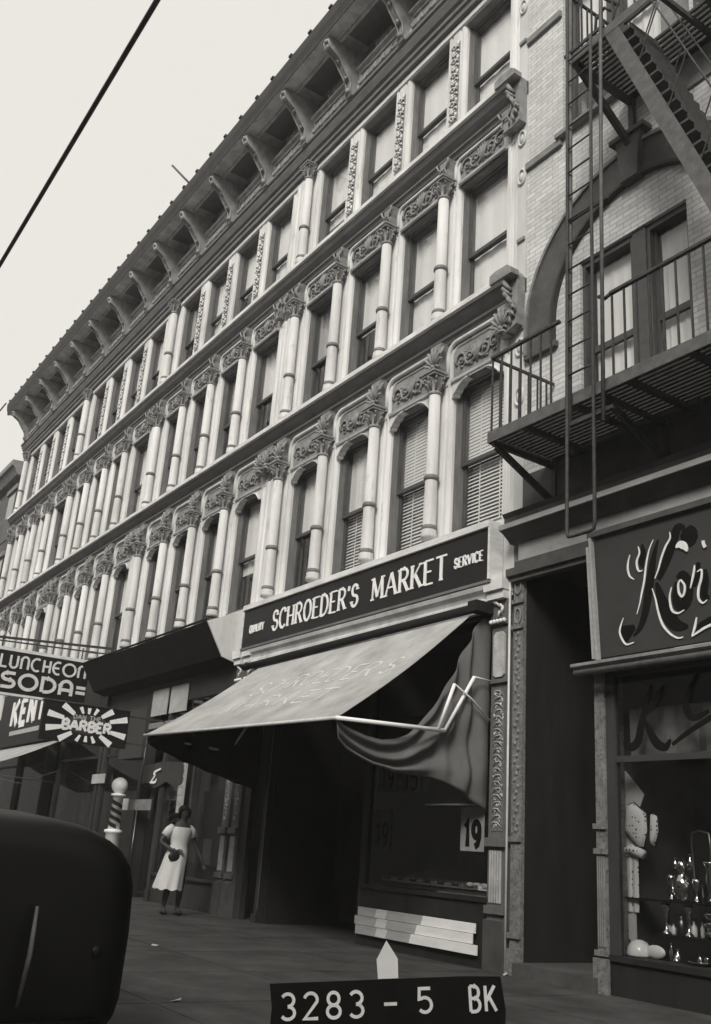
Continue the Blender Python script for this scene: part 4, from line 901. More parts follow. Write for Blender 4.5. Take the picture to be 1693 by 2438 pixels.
# ------------------------------------------------------------------ fire escape
fe = thing('fire_escape', 'dark iron fire escape with two balconies, steep stair and drop ladder on the brick building', 'fire escape', (-6, 0, 5.5))
def platform(x0, x1, z, y=-1.0, well=None):
    b = MB(); k = 0; yy = y + .05
    while yy < -.06:
        segs = [(x0 + .04, x1 - .04)] if not well or yy > -.5 else [(x0 + .04, well[0]), (well[1], x1 - .04)]
        for sa, sb in segs: b.box(sa, sb, yy, yy + .035, z - .045, z - .008)
        yy += .068
    o = build(b, 'platform_slats', 'esc', fe)
    b = MB(); b.box(x0, x1, y - .012, y + .0, z - .12, z + .01); build(b, 'edge_beam', 'escl', fe)
    b = MB(); b.box(x0, x0 + .015, y + .001, -.01, z - .12, z + .01); b.box(x0 + .015, x1, -.03, -.012, z - .1, z)
    xx = x0 + .5
    while xx < x1: b.box(xx, xx + .05, y + .02, -.031, z - .11, z - .047); xx += .72
    build(b, 'cross_bar', 'esc', fe)
def rail(x0, x1, z, h, y=-1.0, left=True, skip=()):
    b = MB(); b.bar((x0, y, z + h), (x1, y, z + h), .045, .03)
    if left: b.bar((x0, y, z + h), (x0 + .0, -.02, z + h), .03, .03)
    build(b, 'handrail', 'esc', fe)
    b = MB(); xx = x0 + .01
    while xx < x1:
        if not any(a < xx < c for a, c in skip): b.box(xx - .009, xx + .009, y - .006, y + .012, z + .01, z + h - .01)
        xx += .155
    if left:
        yy = y + .13
        while yy < -.05: b.box(x0 - .006, x0 + .012, yy - .009, yy + .009, z + .01, z + h - .01); yy += .145
    build(b, 'railing_bars', 'esc', fe)
platform(-7.56, -1.0, 5.60); rail(-7.52, -6.45, 5.60, .94); rail(-5.74, -1.0, 5.60, .94, left=False)
b = MB(); b.tube([(-5.88, -1.02, 6.56), (-5.80, -1.02, 6.50), (-5.74, -1.0, 6.54)], .022, 6); build(b, 'rail_end', 'esc', fe)
platform(-6.27, -1.0, 9.98, well=(-5.62, -4.3)); rail(-6.25, -5.1, 9.98, .92)
def bracket(x, z):
    b = MB(); b.bar((x, -.98, z - .13), (x, -.01, z - .15), .045, .05); b.bar((x, -.93, z - .15), (x, -.03, z - .60), .045, .075); b.box(x - .03, x + .03, -.05, -.001, z - .66, z - .1); build(b, 'support_bracket', 'esc', fe)
for x in (-7.50, -5.9, -4.3, -2.8): bracket(x, 5.60)
def bracket2(x, z):
    b = MB(); b.bar((x, -.98, z - .13), (x, -.01, z - .15), .06, .09); b.bar((x, -.95, z - .13), (x, -.03, z - .85), .06, .09); b.box(x - .035, x + .035, -.06, -.001, z - .95, z - .1); build(b, 'support_bracket', 'esc', fe)
for x in (-6.2, -4.6): bracket2(x, 9.98)
# stair between balconies
s0, s1 = Vector((-5.66, -1.0, 9.93)), Vector((-3.98, -1.0, 5.62))
b = MB(); b.bar(s0, s1, .016, .17, (1, 0, .3)); build(b, 'stair_stringer', 'escl', fe)
b = MB(); d = Vector((0, .50, 0)); b.bar(s0 + d, s1 + d, .016, .17, (1, 0, .3)); build(b, 'stair_stringer', 'esc', fe)
b = MB()
for i in range(1, 25):
    p = s0.lerp(s1, i / 25); b.box(p.x - .04, p.x + .20, -.985, -.515, p.z - .02, p.z + .01); b.box(p.x + .185, p.x + .20, -.985, -.515, p.z + .0101, p.z + .06)
build(b, 'stair_tread', 'esc', fe)
b = MB(); u_ = Vector((.30, 0, .62)); b.tube([s0 + u_, s1 + u_], .010, 6); b.tube([s0 + u_ + d, s1 + u_ + d], .010, 6)
for i in range(0, 6):
    p = s0.lerp(s1, i / 5.01); b.bar(p, p + u_, .012); b.bar(p + d, p + d + u_, .012)
build(b, 'stair_handrail', 'esc', fe)
b = MB(); b.tube([(-6.0, -1.0, 10.9), (-5.85, -1.0, 10.6), (-5.62, -.9, 10.3)], .022, 6); b.tube([(-5.9, -.98, 10.0), (-5.88, -.98, 10.25), (-5.75, -.98, 10.32), (-5.66, -.98, 10.2)], .018, 6); build(b, 'rail_loop', 'esc', fe)
# drop ladder with guides
dl = thing('drop_ladder', 'tall narrow iron drop ladder hanging in front of the fire escape, U-shaped at its foot', 'ladder', (-6.2, -1.1, 4.03))
b = MB()
b.tube([(-6.17, -1.13, 12.4), (-6.20, -1.13, 8.0), (-6.235, -1.13, 4.08), (-6.215, -1.13, 4.035), (-6.16, -1.13, 4.03), (-5.95, -1.13, 4.03), (-5.895, -1.13, 4.04), (-5.88, -1.13, 4.10), (-5.855, -1.13, 8.0), (-5.83, -1.13, 9.9)], .019, 6)
build(b, 'side_rails', 'esc', dl)
b = MB(); b.tube([(-6.225, -1.09, 5.15), (-6.19, -1.09, 8), (-6.16, -1.09, 12.4)], .022, 6); build(b, 'guide_rail', 'escl', dl)
b = MB(); b.tube([(-5.735, -1.15, 5.08), (-5.70, -1.15, 8), (-5.66, -1.15, 10.0), (-5.62, -1.15, 12.4)], .021, 6); build(b, 'guide_rail', 'escl', dl)
b = MB(); z = 5.75
while z < 9.9: b.tube([(-6.2, -1.13, z), (-5.86, -1.13, z)], .011, 5); z += .31
build(b, 'rungs', 'esc', dl)
b = MB()
for z in (5.2, 7.6, 9.9):
    b.box(-6.26, -5.66, -1.11, -1.085, z, z + .04)
build(b, 'guide_clip', 'esc', dl)

# ------------------------------------------------------------------ first shop (market): parts of the building
b = MB(); b.box(-14.79, -8.21, .25, .40, 4.0, 4.21); b.box(-14.79, -8.21, -.02, .24, 3.92, 4.21)
build(b, 'shop_beam', 'wood', r0)
b = MB(); b.sweepx([(.0, 3.90), (-.07, 3.90), (-.09, 3.96), (-.14, 3.98), (-.14, 4.03), (-.11, 4.05), (-.13, 4.10), (-.18, 4.14), (-.20, 4.19), (.0, 4.20)], -14.60, -8.52); build(b, 'shop_cornice', 'iron', r0)
def shop_pilaster(x0, x1, root, m='orn2', flute=True):
    b = MB(); b.box(x0, x1, -.05, .25, 0, 3.70); b.box(x0 - .01, x1 + .01, -.09, -.051, 0, .50); b.box(x0 - .01, x1 + .01, -.09, -.051, .56, .64); b.box(x0 - .01, x1 + .01, -.10, -.051, 1.24, 1.33); b.box(x0 - .01, x1 + .01, -.09, -.051, 3.02, 3.06); b.box(x0 - .005, x1 + .005, -.07, -.051, 3.055, 3.07)
    b.box(x0, x1, -.08, .25, 3.701, 4.18)
    p = build(b, 'shop_pilaster', 'pil' if m == 'orn2' else m, root); w_ = x1 - x0
    b = MB(); b.box(x0 + .05, x1 - .05, -.056, -.0505, 1.40, 2.96); build(b, 'carved_ground', 'orn2', p)
    b = MB(); rr = random.Random(11); cx = (x0 + x1) / 2; hw = w_ / 2 - .065
    for i in range(21):
        z = 1.46 + i * .072; sg = 1 if i % 2 else -1
        b.tube([(cx - sg * hw, -.060, z - .02), (cx - sg * hw * .3, -.072, z + .03), (cx + sg * hw * .6, -.07, z + .035), (cx + sg * hw, -.062, z - .01)], [.003, .007, .007, .003], 4)
        for _ in range(2): q = rr.uniform(-hw, hw); b.sphere((cx + q, -.06, z + rr.uniform(-.03, .03)), rr.uniform(.008, .017), 6, 4, (1, .6, rr.uniform(.8, 1.8)))
        b.tube(spiral(cx + sg * hw * .45, z, .022, .9, sg, rr.random() * 6, -.062, 6), .005, 4)
    build(b, 'carved_scroll', 'pill', p)
    b = MB()
    for i in range(5): x = x0 + .045 + i * (w_ - .1) / 4.6; b.box(x, x + .018, -.068, -.0515, .67, 1.2)
    build(b, 'fluting', 'pill', p)
    b = MB(); b.box(x0 - .012, x1 + .012, -.094, -.0905, 0, .50); build(b, 'pilaster_base', 'pild', p)
    b = MB(); b.exty([(x0 + .05, 3.12), (x0 + .09, 3.09), (x1 - .09, 3.09), (x1 - .05, 3.12), (x1 - .05, 3.58), (x1 - .09, 3.62), (x0 + .09, 3.62), (x0 + .05, 3.58)], -.075, -.0505); build(b, 'raised_panel', 'pill', p)
    b = MB()
    for i in range(5): b.sphere((x0 + .03 + i * (w_ - .06) / 4, -.10, 3.74), .028, 8, 5)
    for i in range(9): a = i * .7; b.tube([((x0 + x1) / 2 + .08 * math.sin(a), -.09, 3.80 + i * .03), ((x0 + x1) / 2 + .11 * math.sin(a + .5), -.12, 3.85 + i * .03)], [.022, .012], 5)
    b.box(x0 - .02, x1 + .02, -.19, .0, 4.10, 4.24); b.exty([(x0, 4.0), (x1, 4.0), (x1 + .01, 4.099), (x0 - .01, 4.099)], -.15, .0); build(b, 'pilaster_capital', 'beltl', p)
    return p
shop_pilaster(-8.50, -8.215, r0); shop_pilaster(-14.75, -14.50, r0)
b = MB(); b.tube([(-8.19, -.06, .0), (-8.19, -.06, 2.0), (-8.195, -.06, 4.3)], .014, 6); b.tube([(-8.19, -.06, .02), (-8.12, -.09, .01), (-8.05, -.2, .012)], .010, 5); build(b, 'conduit_pipe', 'metal', r0)
# grey panel, posts, door recess, window, bulkhead
b = MB(); b.box(-14.49, -14.28, .0, .1, .0, 3.9); build(b, 'side_panel', 'signg', r0)
b = MB(); b.box(-13.78, -13.68, -.02, .1, 0, 3.9); b.box(-13.80, -13.66, -.05, -.021, 0, .12); b.box(-11.06, -10.96, .0, .1, 0, 3.9); build(b, 'door_post', 'woodm', r0)
b = MB(); b.box(-13.675, -13.66, -.025, -.021, .2, 3.2); build(b, 'door_post_edge', 'stonem', r0)
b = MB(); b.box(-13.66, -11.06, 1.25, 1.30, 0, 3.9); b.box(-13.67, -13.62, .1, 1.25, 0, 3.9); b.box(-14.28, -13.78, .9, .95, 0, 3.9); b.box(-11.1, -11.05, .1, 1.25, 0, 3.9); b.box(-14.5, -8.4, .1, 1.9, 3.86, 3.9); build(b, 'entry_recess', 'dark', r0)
b = MB(); b.box(-13.3, -12.2, 1.2, 1.249, .1, 2.4); b.box(-13.25, -12.25, 1.18, 1.199, .2, 1.0); dd = build(b, 'entry_door', 'wood', r0)
b = MB(); b.tube([(-12.35, 1.16, 1.0), (-12.35, 1.14, 1.1), (-12.35, 1.16, 1.2)], .01, 5); build(b, 'handle', 'chrome', dd)
b = MB(); b.box(-10.96, -8.5, -.02, .1, .0, .66); b.box(-10.97, -8.49, -.06, -.021, .0, .12); b.box(-10.97, -8.49, -.05, .1, .661, .71); build(b, 'bulkhead', 'wood', r0)
b = MB(); b.box(-10.95, -10.90, -.01, .06, .711, 3.86); b.box(-8.55, -8.50, -.01, .06, .711, 3.86); b.box(-10.9, -8.55, -.01, .06, 2.72, 2.77); build(b, 'shop_window_frame', 'wood', r0)
b = MB(); b.box(-10.899, -8.551, .02, .026, .711, 2.72); b.box(-10.899, -8.551, .02, .026, 2.77, 3.86); build(b, 'shop_pane', 'shopglass', r0)
b = MB(); b.box(-10.95, -8.45, 1.6, 1.65, .7, 3.86); b.box(-10.96, -10.95, .07, 1.6, .7, 3.86); b.box(-8.45, -8.42, .3, 1.6, .7, 3.86); build(b, 'window_display_box', 'dim', r0)
b = MB(); b.add([(-10.9, .08, .72), (-8.5, .08, .72), (-8.5, 1.2, .98), (-10.9, 1.2, .98)], [(0, 1, 2, 3)]); build(b, 'display_shelf', 'signg', r0)
b = MB(); b.tube([(-10.1, .3, 1.71), (-9.1, .3, 1.71)], .012, 6); build(b, 'display_rail', 'white', r0)
# goods and price cards inside the market window
rr = random.Random(21)
for k in range(9):
    x = -10.7 + k * .27; t = thing('meat_tray', ['white tray of wrapped goods', 'shallow dark tray of goods'][k % 2] + f' in the market window, number {k+1} counted from its left end', 'tray', (x, .3, .76)); t['group'] = 'trays in the market window'
    t['label'] = ['first', 'second', 'third', 'fourth', 'fifth', 'sixth', 'seventh', 'eighth', 'ninth'][k] + ' goods tray from the left on the sloping shelf of the market window'
    b = MB(); z = .77; b.box(x - .11, x + .11, .18, .5, z, z + .015); b.box(x - .11, x - .10, .18, .5, z + .0151, z + .05); b.box(x + .10, x + .11, .18, .5, z + .0151, z + .05); build(b, 'tray_body', 'china' if k > 6 else 'stonem', t)
    b = MB()
    for j in range(4): b.sphere((x - .06 + .04 * j, .25 + .06 * (j % 2) + .05 * (j // 2), z + .05), .045, 8, 5, (1.1, 1, .6))
    build(b, 'goods', 'cloth' if k > 5 else 'dim', t)
def poster(label, x0, x1, z0, z1, txt, m, lm, y=.012, sw=.03):
    t = thing('price_poster', label, 'poster', ((x0 + x1) / 2, y, z0)); b = MB(); b.box(x0, x1, y, y + .003, z0, z1); build(b, 'paper', m, t)
    b = MB(); h = (z1 - z0) * .55; lettering(b, txt, (x0 + (x1 - x0) * .18, y - .0005, z0 + (z1 - z0) * .10), EX, EZ, h, sw, total=(x1 - x0) * .66, depth=.002); build(b, 'price_numerals', lm, t); return t
poster('pale price poster reading 19 at the lower right of the market window', -9.05, -8.64, 1.18, 1.66, '19', 'paper', 'letterd', sw=.07)
poster('dim price poster reading 19 at the upper left of the market window', -10.75, -10.35, 1.85, 2.35, '19', 'paperd', 'letterd')
poster('dim price poster reading 17 beside the upper left one in the market window', -10.25, -9.85, 1.82, 2.30, '15', 'paperd', 'letterd')
poster('dim price poster reading 19 at the lower left of the market window', -10.8, -10.42, 1.15, 1.62, '19', 'paperd', 'letterd')
bpy.data.objects['price_poster.002']['label'] = 'dim price poster reading 15 beside the upper left one in the market window'

# pale boards leaning on the bulkhead
pk = thing('plank_stack', 'pale boards with stepped ends leaning flat against the market bulkhead', 'boards', (-9.8, -.1, .15))
for i, (xa, xb, z) in enumerate(((-10.92, -8.66, .44), (-10.96, -8.68, .335), (-10.90, -8.58, .23))):
    y = -.075 - .02 * i; ym = -10.55 + .04 * i; yn = -10.33 + .04 * i; yr = -9.62 - .08 * i
    pts = [(xa, ym, 'plankg'), (ym, yn, 'plankm'), (yn, yr, 'plankg'), (yr, xb, 'plank')]  # sunlit and shaded stretches of each board painted as separate tones
    for x0, x1, m in pts:
        b = MB(); sl = .04; b.exty([(x0, z - .10), (x1 - (0 if x1 == xb else 0), z - .10), (x1 + (sl if x1 != xb else 0), z), (x0 + (sl if x0 != xa else 0), z)], y, y + .018); build(b, 'board', m, pk)

# ------------------------------------------------------------------ SCHROEDER'S MARKET sign
ms = thing('shop_sign', 'long black fascia sign reading QUALITY SCHROEDER\'S MARKET SERVICE in white letters', 'sign', (-11.6, -.2, 4.25))
b = MB(); b.box(-14.78, -8.42, -.20, -.02, 4.24, 4.90); build(b, 'sign_face', 'signb', ms)
b = MB(); b.box(-14.80, -8.40, -.235, -.01, 4.901, 4.985); b.box(-8.419, -8.385, -.225, -.01, 4.24, 4.90); b.box(-14.81, -14.781, -.22, -.01, 4.24, 4.90); build(b, 'sign_frame', 'beltl', ms)
b = MB(); b.box(-14.80, -8.39, -.21, -.01, 4.205, 4.239); build(b, 'sign_bottom_rail', 'belt', ms)
def signtext(txt, x0, x1, z0, h, sw, serif=True, m='letter'):
    b = MB(); lettering(b, txt, (x0, -.201, z0), EX, EZ, h, sw, total=x1 - x0, serif=serif, depth=.012); return build(b, 'lettering', m, ms)
signtext("SCHROEDER'S", -13.72, -11.22, 4.40, .32, .046); signtext('MARKET', -10.88, -9.22, 4.40, .32, .050)
signtext('SERVICE', -9.06, -8.52, 4.50, .125, .026); signtext('QUALITY', -14.52, -14.03, 4.47, .125, .026)

# ------------------------------------------------------------------ market awning
aw = thing('awning', 'pale canvas shop awning with faded lettering and loose side curtain over the market', 'awning', (-11.4, -.2, 3.85))
A0, A1 = Vector((-13.95, -.26, 3.80)), Vector((-8.66, -.26, 3.83)); F0, F1 = Vector((-14.12, -1.98, 2.53)), Vector((-8.73, -2.0, 2.40))
def awp(u, v):
    p = A0.lerp(A1, u).lerp(F0.lerp(F1, u), v); p.z -= .05 * math.sin(PI * v) * (1 + .3 * math.sin(u * 9)); return p
nu, nv = 40, 14; b = MB(); vs = [awp(i / nu, j / nv) for i in range(nu + 1) for j in range(nv + 1)]
fs = [(i * (nv + 1) + j, (i + 1) * (nv + 1) + j, (i + 1) * (nv + 1) + j + 1, i * (nv + 1) + j + 1) for i in range(nu) for j in range(nv)]
b.add(vs, fs, True); vs2 = [Vector(v) - Vector((0, 0, .006)) for v in vs]; b.add(vs2, [tuple(reversed(f)) for f in fs], True)
canvas = build(b, 'canvas', 'awn', aw)
b = MB(); b.tube([(-14.45, -.27, 3.87), (-8.46, -.27, 3.90)], .055, 10); b.box(-8.60, -8.44, -.36, -.1, 3.84, 3.97); build(b, 'roller', 'awnd', aw)
b = MB(); b.tube([F0, F0.lerp(F1, .5), F1], .02, 8); build(b, 'front_bar', 'metal', aw)
# faded words on the slope
b = MB()
def awtext(txt, u0, u1, v0, v1, sw):
    W = sum(GL[c][0] for c in txt) + .16 * (len(txt) - 1); x = 0; k = 0
    for c in txt:
        wd, stv, _ = GL[c]; b.marks.append((len(b.v), len(b.f)))
        for wg, pts in stv:
            dense = []
            for a, c2 in zip(pts[:-1], pts[1:]):
                for t in (0, .34, .67): dense.append((a[0] + (c2[0] - a[0]) * t, a[1] + (c2[1] - a[1]) * t))
            dense.append(pts[-1]); P = [awp(u0 + (u1 - u0) * (x + p[0]) / W, v1 + (v0 - v1) * p[1]) + Vector((0, -.001, .0018 + .0004 * (k % 5))) for p in dense]
            for a, c2 in zip(P[:-1], P[1:]): b.bar(a, c2, sw, .002, (0, -.6, .8))
            k += 1
        x += wd + .16
awtext("SCHROEDER'S", .28, .93, .34, .50, .034); awtext('MARKET', .27, .80, .60, .74, .032)
build(b, 'faded_lettering', 'awnl', canvas)
# folding arms on both sides
for name, xs, fx in (('r', -8.70, F1), ('l', -14.08, F0)):
    b = MB(); rt = name == 'r'; cnr = Vector((-8.62, -.62, 2.43)) if rt else Vector((xs, -.56, 2.44)); t1 = (-8.50, -.31, 3.07) if rt else (xs, -.14, 3.12); t2 = (-8.52, -.58, 2.95) if rt else (xs, -.43, 2.99); w1, w2 = ((-8.47, -.09, 3.05), (-8.47, -.09, 2.60)) if rt else ((xs - .2, -.06, 3.07), (xs - .2, -.06, 2.6)); b.tube([fx, cnr], .024, 8); b.tube([cnr, t1], .021, 8); b.tube([cnr + Vector((0, -.09, .01)), t2], .021, 8)
    fo = build(b, 'folding_arm', 'white', aw)
    e = .18 if name == 'r' else -.2
    b = MB(); b.tube([t1, w1], .010, 6); b.tube([t2, (Vector(t2) + Vector(w2)) / 2 + Vector((0, 0, .03)), w2], .010, 6); build(b, 'stay_rod', 'metal', fo)
# side curtain: gathered at the roller, sagging under the arm
def lerp_path(L, t):
    d = [0]
    for p, q in zip(L[:-1], L[1:]): d.append(d[-1] + math.hypot(q[0] - p[0], q[1] - p[1]))
    t *= d[-1]
    for i in range(len(L) - 1):
        if t <= d[i + 1] or i == len(L) - 2:
            f = (t - d[i]) / (d[i + 1] - d[i]); return (L[i][0] + (L[i + 1][0] - L[i][0]) * f, L[i][1] + (L[i + 1][1] - L[i][1]) * f)
UP = [(-1.98, 2.40), (-1.87, 2.355), (-1.77, 2.32), (-1.56, 2.27), (-1.36, 2.25), (-1.17, 2.28), (-1.0, 2.35), (-.9, 2.44), (-.69, 2.67), (-.5, 2.94), (-.28, 3.33), (-.11, 3.66), (.04, 3.86), (.20, 3.90)]
LO = [(-1.96, 2.36), (-1.93, 2.20), (-1.82, 2.12), (-1.70, 2.07), (-1.49, 1.98), (-1.2, 1.93), (-.88, 1.93), (-.6, 1.92), (-.34, 1.86), (-.05, 1.74), (.24, 1.60)]
def curtain(x, mir=1):
    b = MB(); nu, nv = 90, 40; vs = []
    for i in range(nu + 1):
        u = i / nu; a0 = lerp_path(UP, u); a1 = lerp_path(LO, min(1, u ** .8 * 1.0))
        for j in range(nv + 1):
            v = j / nv; y = a0[0] + (a1[0] - a0[0]) * v; z = a0[1] + (a1[1] - a0[1]) * v
            sag = .06 * math.sin(PI * v) * math.sin(PI * min(1, u * 1.4))
            z -= sag
            env = math.sin(PI * min(1, u * 1.05)) ** .5 * min(1, v * 6 + .3)
            f = .055 * math.sin(v * 15 + 2 * u) * env * (1 - .75 * max(0, u - .55) / .45)
            f += .075 * math.sin(u * 40 + v * 2.6) * max(0, u - .40) * 1.6 * (1 - .35 * v)
            f += .035 * math.sin((y * 3 - z * 5) * 1.7) * v
            kk = 1 - .026 * max(0, min(1, (y + .8) / .8)) if mir > 0 else 1
            pt = Vector((x + mir * (f * (1 - .8 * max(0, u - .8) / .2) - .02), y if mir > 0 else min(y, -.03), z)); pt = Vector((0, -7.5155, 1.05)) + (pt - Vector((0, -7.5155, 1.05))) * kk; pt.y = min(pt.y, -.02); vs.append(pt)
    fs = [(i * (nv + 1) + j, (i + 1) * (nv + 1) + j, (i + 1) * (nv + 1) + j + 1, i * (nv + 1) + j + 1) for i in range(nu) for j in range(nv)]
    b.add(vs, fs, True); return b
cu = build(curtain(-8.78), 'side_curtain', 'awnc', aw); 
b = MB(); vs = []; n1, n2 = 30, 24
for i in range(n1 + 1):
    u_c = i / n1
    for j in range(n2 + 1):
        v_c = j / n2; y_c = -1.95 + 1.90 * u_c; top = 2.50 + 1.30 * u_c ** 1.05; bot = 2.42 - .52 * u_c ** .8
        vs.append((-14.05 + .04 * math.sin(u_c * 26 + v_c * 3) * v_c + .02 * math.sin(v_c * 8), y_c, top + (bot - top) * v_c))
b.add(vs, [(i * (n2 + 1) + j, (i + 1) * (n2 + 1) + j, (i + 1) * (n2 + 1) + j + 1, i * (n2 + 1) + j + 1) for i in range(n1) for j in range(n2)], True)
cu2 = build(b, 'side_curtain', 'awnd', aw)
for c_ in (cu, cu2): md = c_.modifiers.new('thick', 'SOLIDIFY'); md.thickness = .006

# ------------------------------------------------------------------ second shop: folded hood and dark front
r1 = mods[1]
hd = thing('folded_hood', 'long black folded hood with a pale end face over the second shop', 'awning', (-18.2, 0, 4.0))
sec = [(-.01, 5.02), (-.71, 4.70), (-.36, 4.13), (-.01, 4.04)]
b = MB(); b.sweepx([(y, z) for y, z in sec][::-1], -21.72, -15.205); build(b, 'hood_body', 'awnd', hd)
b = MB()
b.add([(-15.20, y, z) for y, z in sec] + [(-15.17, y, z) for y, z in sec], [(0, 1, 2, 3), (7, 6, 5, 4), (0, 4, 5, 1), (1, 5, 6, 2), (2, 6, 7, 3), (3, 7, 4, 0)]); build(b, 'pale_end_face', 'iron2', hd)
b = MB(); b.tube([(-21.72, -.69, 4.73), (-18, -.70, 4.74), (-15.2, -.72, 4.73)], .022, 6); build(b, 'front_edge', 'awnd', hd)
b = MB(); b.box(-15.16, -14.82, -.04, .0, 3.9, 5.0); build(b, 'side_panel', 'quoin', r1)
def simple_shop(root, xl, xr_, seed, glass=True):
    rr = random.Random(seed); b = MB(); b.box(xl, xr_, -.02, .2, 3.6, 4.19); build(b, 'shop_beam', 'wood', root)
    xs = [xl + .0, xl + 2.3, xl + 3.4, xr_ - .22]
    for x in xs: 
        b = MB(); b.box(x, x + .14, -.03, .2, 0, 3.6); b.box(x - .02, x + .16, -.05, -.031, 0, .2); build(b, 'door_post', 'woodm', root)
    for a, c in ((xs[0] + .14, xs[1]), (xs[2] + .14, xs[3])):
        b = MB(); b.box(a, c, -.0, .1, 0, .45); b.box(a, c, -.06, .1, .451, .5); build(b, 'bulkhead', 'woodm', root)
        b = MB(); b.box(a, c, .02, .026, .5, 2.7); b.box(a, c, .02, .026, 2.76, 3.6); build(b, 'shop_pane', 'shopglass', root)
        b = MB(); b.box(a, c, .0, .06, 2.7, 2.76); build(b, 'transom_bar', 'wood', root)
    b = MB(); b.box(xl, xr_, 1.2, 1.25, 0, 4.1); b.box(xl, xl + .03, .2, 1.2, 0, 4.1); b.box(xr_ - .03, xr_, .2, 1.2, 0, 4.1); build(b, 'window_display_box', 'dark', root)
    b = MB()
    for k in range(9): x = xl + .3 + (xr_ - xl - .6) * rr.random(); z = .6 + rr.random() * 1.6; b.box(x, x + .1 + .3 * rr.random(), .5 + .02 * k, .51 + .02 * k, z, z + .2 + .4 * rr.random())
    build(b, 'display_goods', 'paperd', root)
    b = MB(); b.box(xs[1] + .16, xs[2] - .02, .9, .95, .05, 2.6); dd = build(b, 'entry_door', 'woodm', root)
    b = MB(); b.box(xs[1] + .3, xs[2] - .16, .89, .899, 1.0, 2.4); build(b, 'door_pane', 'glass', dd)
simple_shop(r1, -21.37, -14.82, 3); simple_shop(mods[2], -27.96, -21.41, 4); simple_shop(mods[3], -34.5, -28.0, 5)
# second shop details: upper poster panes, lettered strip, inner banner, pilasters
b = MB(); b.box(-18.85, -18.08, -.05, -.03, 3.40, 3.92); build(b, 'transom_pane', 'stonel', r1); b = MB(); b.box(-17.94, -17.15, -.05, -.03, 3.40, 3.92); build(b, 'transom_pane', 'stonel', r1); b = MB(); b.box(-18.85, -17.15, -.06, -.03, 3.15, 3.26); build(b, 'transom_strip', 'stonem', r1)
b = MB(); b.box(-23.7, -21.9, -.09, -.021, 3.30, 5.04); b.box(-21.88, -21.42, -.09, -.021, 3.30, 5.04); build(b, 'dark_fascia_board', 'signb', mods[2])
b = MB(); lettering(b, 'JUA', (-18.15, -.052, 2.80), EX, EZ, .16, .05, total=.9, depth=.004); build(b, 'transom_lettering', 'dull', r1); b = MB(); b.box(-16.95, -16.6, -.056, -.0521, 2.72, 2.98); build(b, 'transom_card', 'dull', r1)
b = MB(); b.box(-20.2, -18.95, -.10, -.031, 2.6, 3.62); build(b, 'grey_transom_board', 'signg', r1)
b = MB(); b.box(-16.98, -16.76, -.07, -.031, 1.55, 2.42)
for z in (1.7, 1.85, 2.0, 2.15, 2.3): b.box(-16.96, -16.78, -.08, -.0705, z, z + .08)
build(b, 'striped_card', 'stonel', r1)
p_ = shop_pilaster(-15.10, -14.86, r1)
bn = thing('cloth_banner', 'dim pale cloth valance with a white mark hung in the second shop', 'banner', (-17.7, -.1, 2.0))
b = MB(); n = 26; vs = []
for i in range(n + 1): x = -18.75 + 1.95 * i / n; s = math.sin(i * .8); vs += [(x, -.08 - .02 * s, 2.05 + .05 * math.sin(i * .5)), (x, -.08 - .03 * s, 2.42 + .05 * math.sin(PI * i / n))]
b.add(vs, [(2 * i, 2 * i + 2, 2 * i + 3, 2 * i + 1) for i in range(n)]); build(b, 'cloth', 'signg', bn)
b = MB(); strokes(b, [((.03, .05), [(-18.2, 2.12), (-18.05, 2.22), (-18.1, 2.28), (-17.8, 2.34)]), ((.03, .05), [(-18.25, 2.1), (-18.0, 2.1), (-17.95, 2.16)])], (0, -.115, 0), EX, EZ, .004); build(b, 'white_mark', 'letter', bn)
cs = thing('counter_sign', 'small pale sign on the wire stand behind the barber pole', 'sign', (-18.9, -.15, 0))
b = MB(); b.box(-19.45, -17.95, -.17, -.15, 1.58, 1.78); build(b, 'sign_board', 'stonem', cs); b = MB(); b.box(-19.45, -19.08, -.175, -.1705, 1.58, 1.80); build(b, 'white_card', 'letter', cs)
b = MB(); b.tube([(-18.6, -.16, 0), (-18.6, -.16, 1.58)], .012, 6); b.tube([(-18.6, -.16, 1.78), (-18.6, -.16, 3.0)], .008, 6); build(b, 'stand_rod', 'chrome', cs)
hn = thing('house_number_plate', 'small pale number plate left of the white barber globe', 'sign', (-21.3, -.06, 2.2)); b = MB(); b.box(-21.75, -20.95, -.07, -.05, 2.14, 2.34); build(b, 'plate', 'stonel', hn)

# ------------------------------------------------------------------ third shop: lettered fascia and pale awning
kf = thing('shop_sign', 'dark slanting fascia with tall white capitals reading KENT behind the barber sign', 'sign', (-27, 0, 3.4))
b = MB(); b.box(-30.6, -23.6, -.12, -.025, 3.30, 4.85); build(b, 'sign_face', 'signb', kf)
b = MB(); lettering(b, 'KENT', (-29.35, -.121, 3.88), EX, EZ, .68, .19, total=3.2, depth=.02, gap=.24); build(b, 'lettering', 'letter', kf)
b = MB(); b.box(-29.3, -26.2, -.128, -.1205, 3.60, 3.72); build(b, 'painted_strip', 'lettery', kf)
ka = thing('awning', 'pale canvas awning under the KENT fascia, left edge of the photo', 'awning', (-27, -.1, 3.2))
b = MB(); n = 20; vs = []
for i in range(n + 1):
    x = -24.0 - 6.2 * i / n
    for j in range(8): v = j / 7; vs.append((x, -.14 - 2.2 * v, 3.22 - .95 * v - .08 * math.sin(PI * v)))
fs = [(i * 8 + j, i * 8 + j + 1, (i + 1) * 8 + j + 1, (i + 1) * 8 + j) for i in range(n) for j in range(7)]
b.add(vs, fs, True); kc = build(b, 'canvas', 'awn', ka); md = kc.modifiers.new('thick', 'SOLIDIFY'); md.thickness = .01
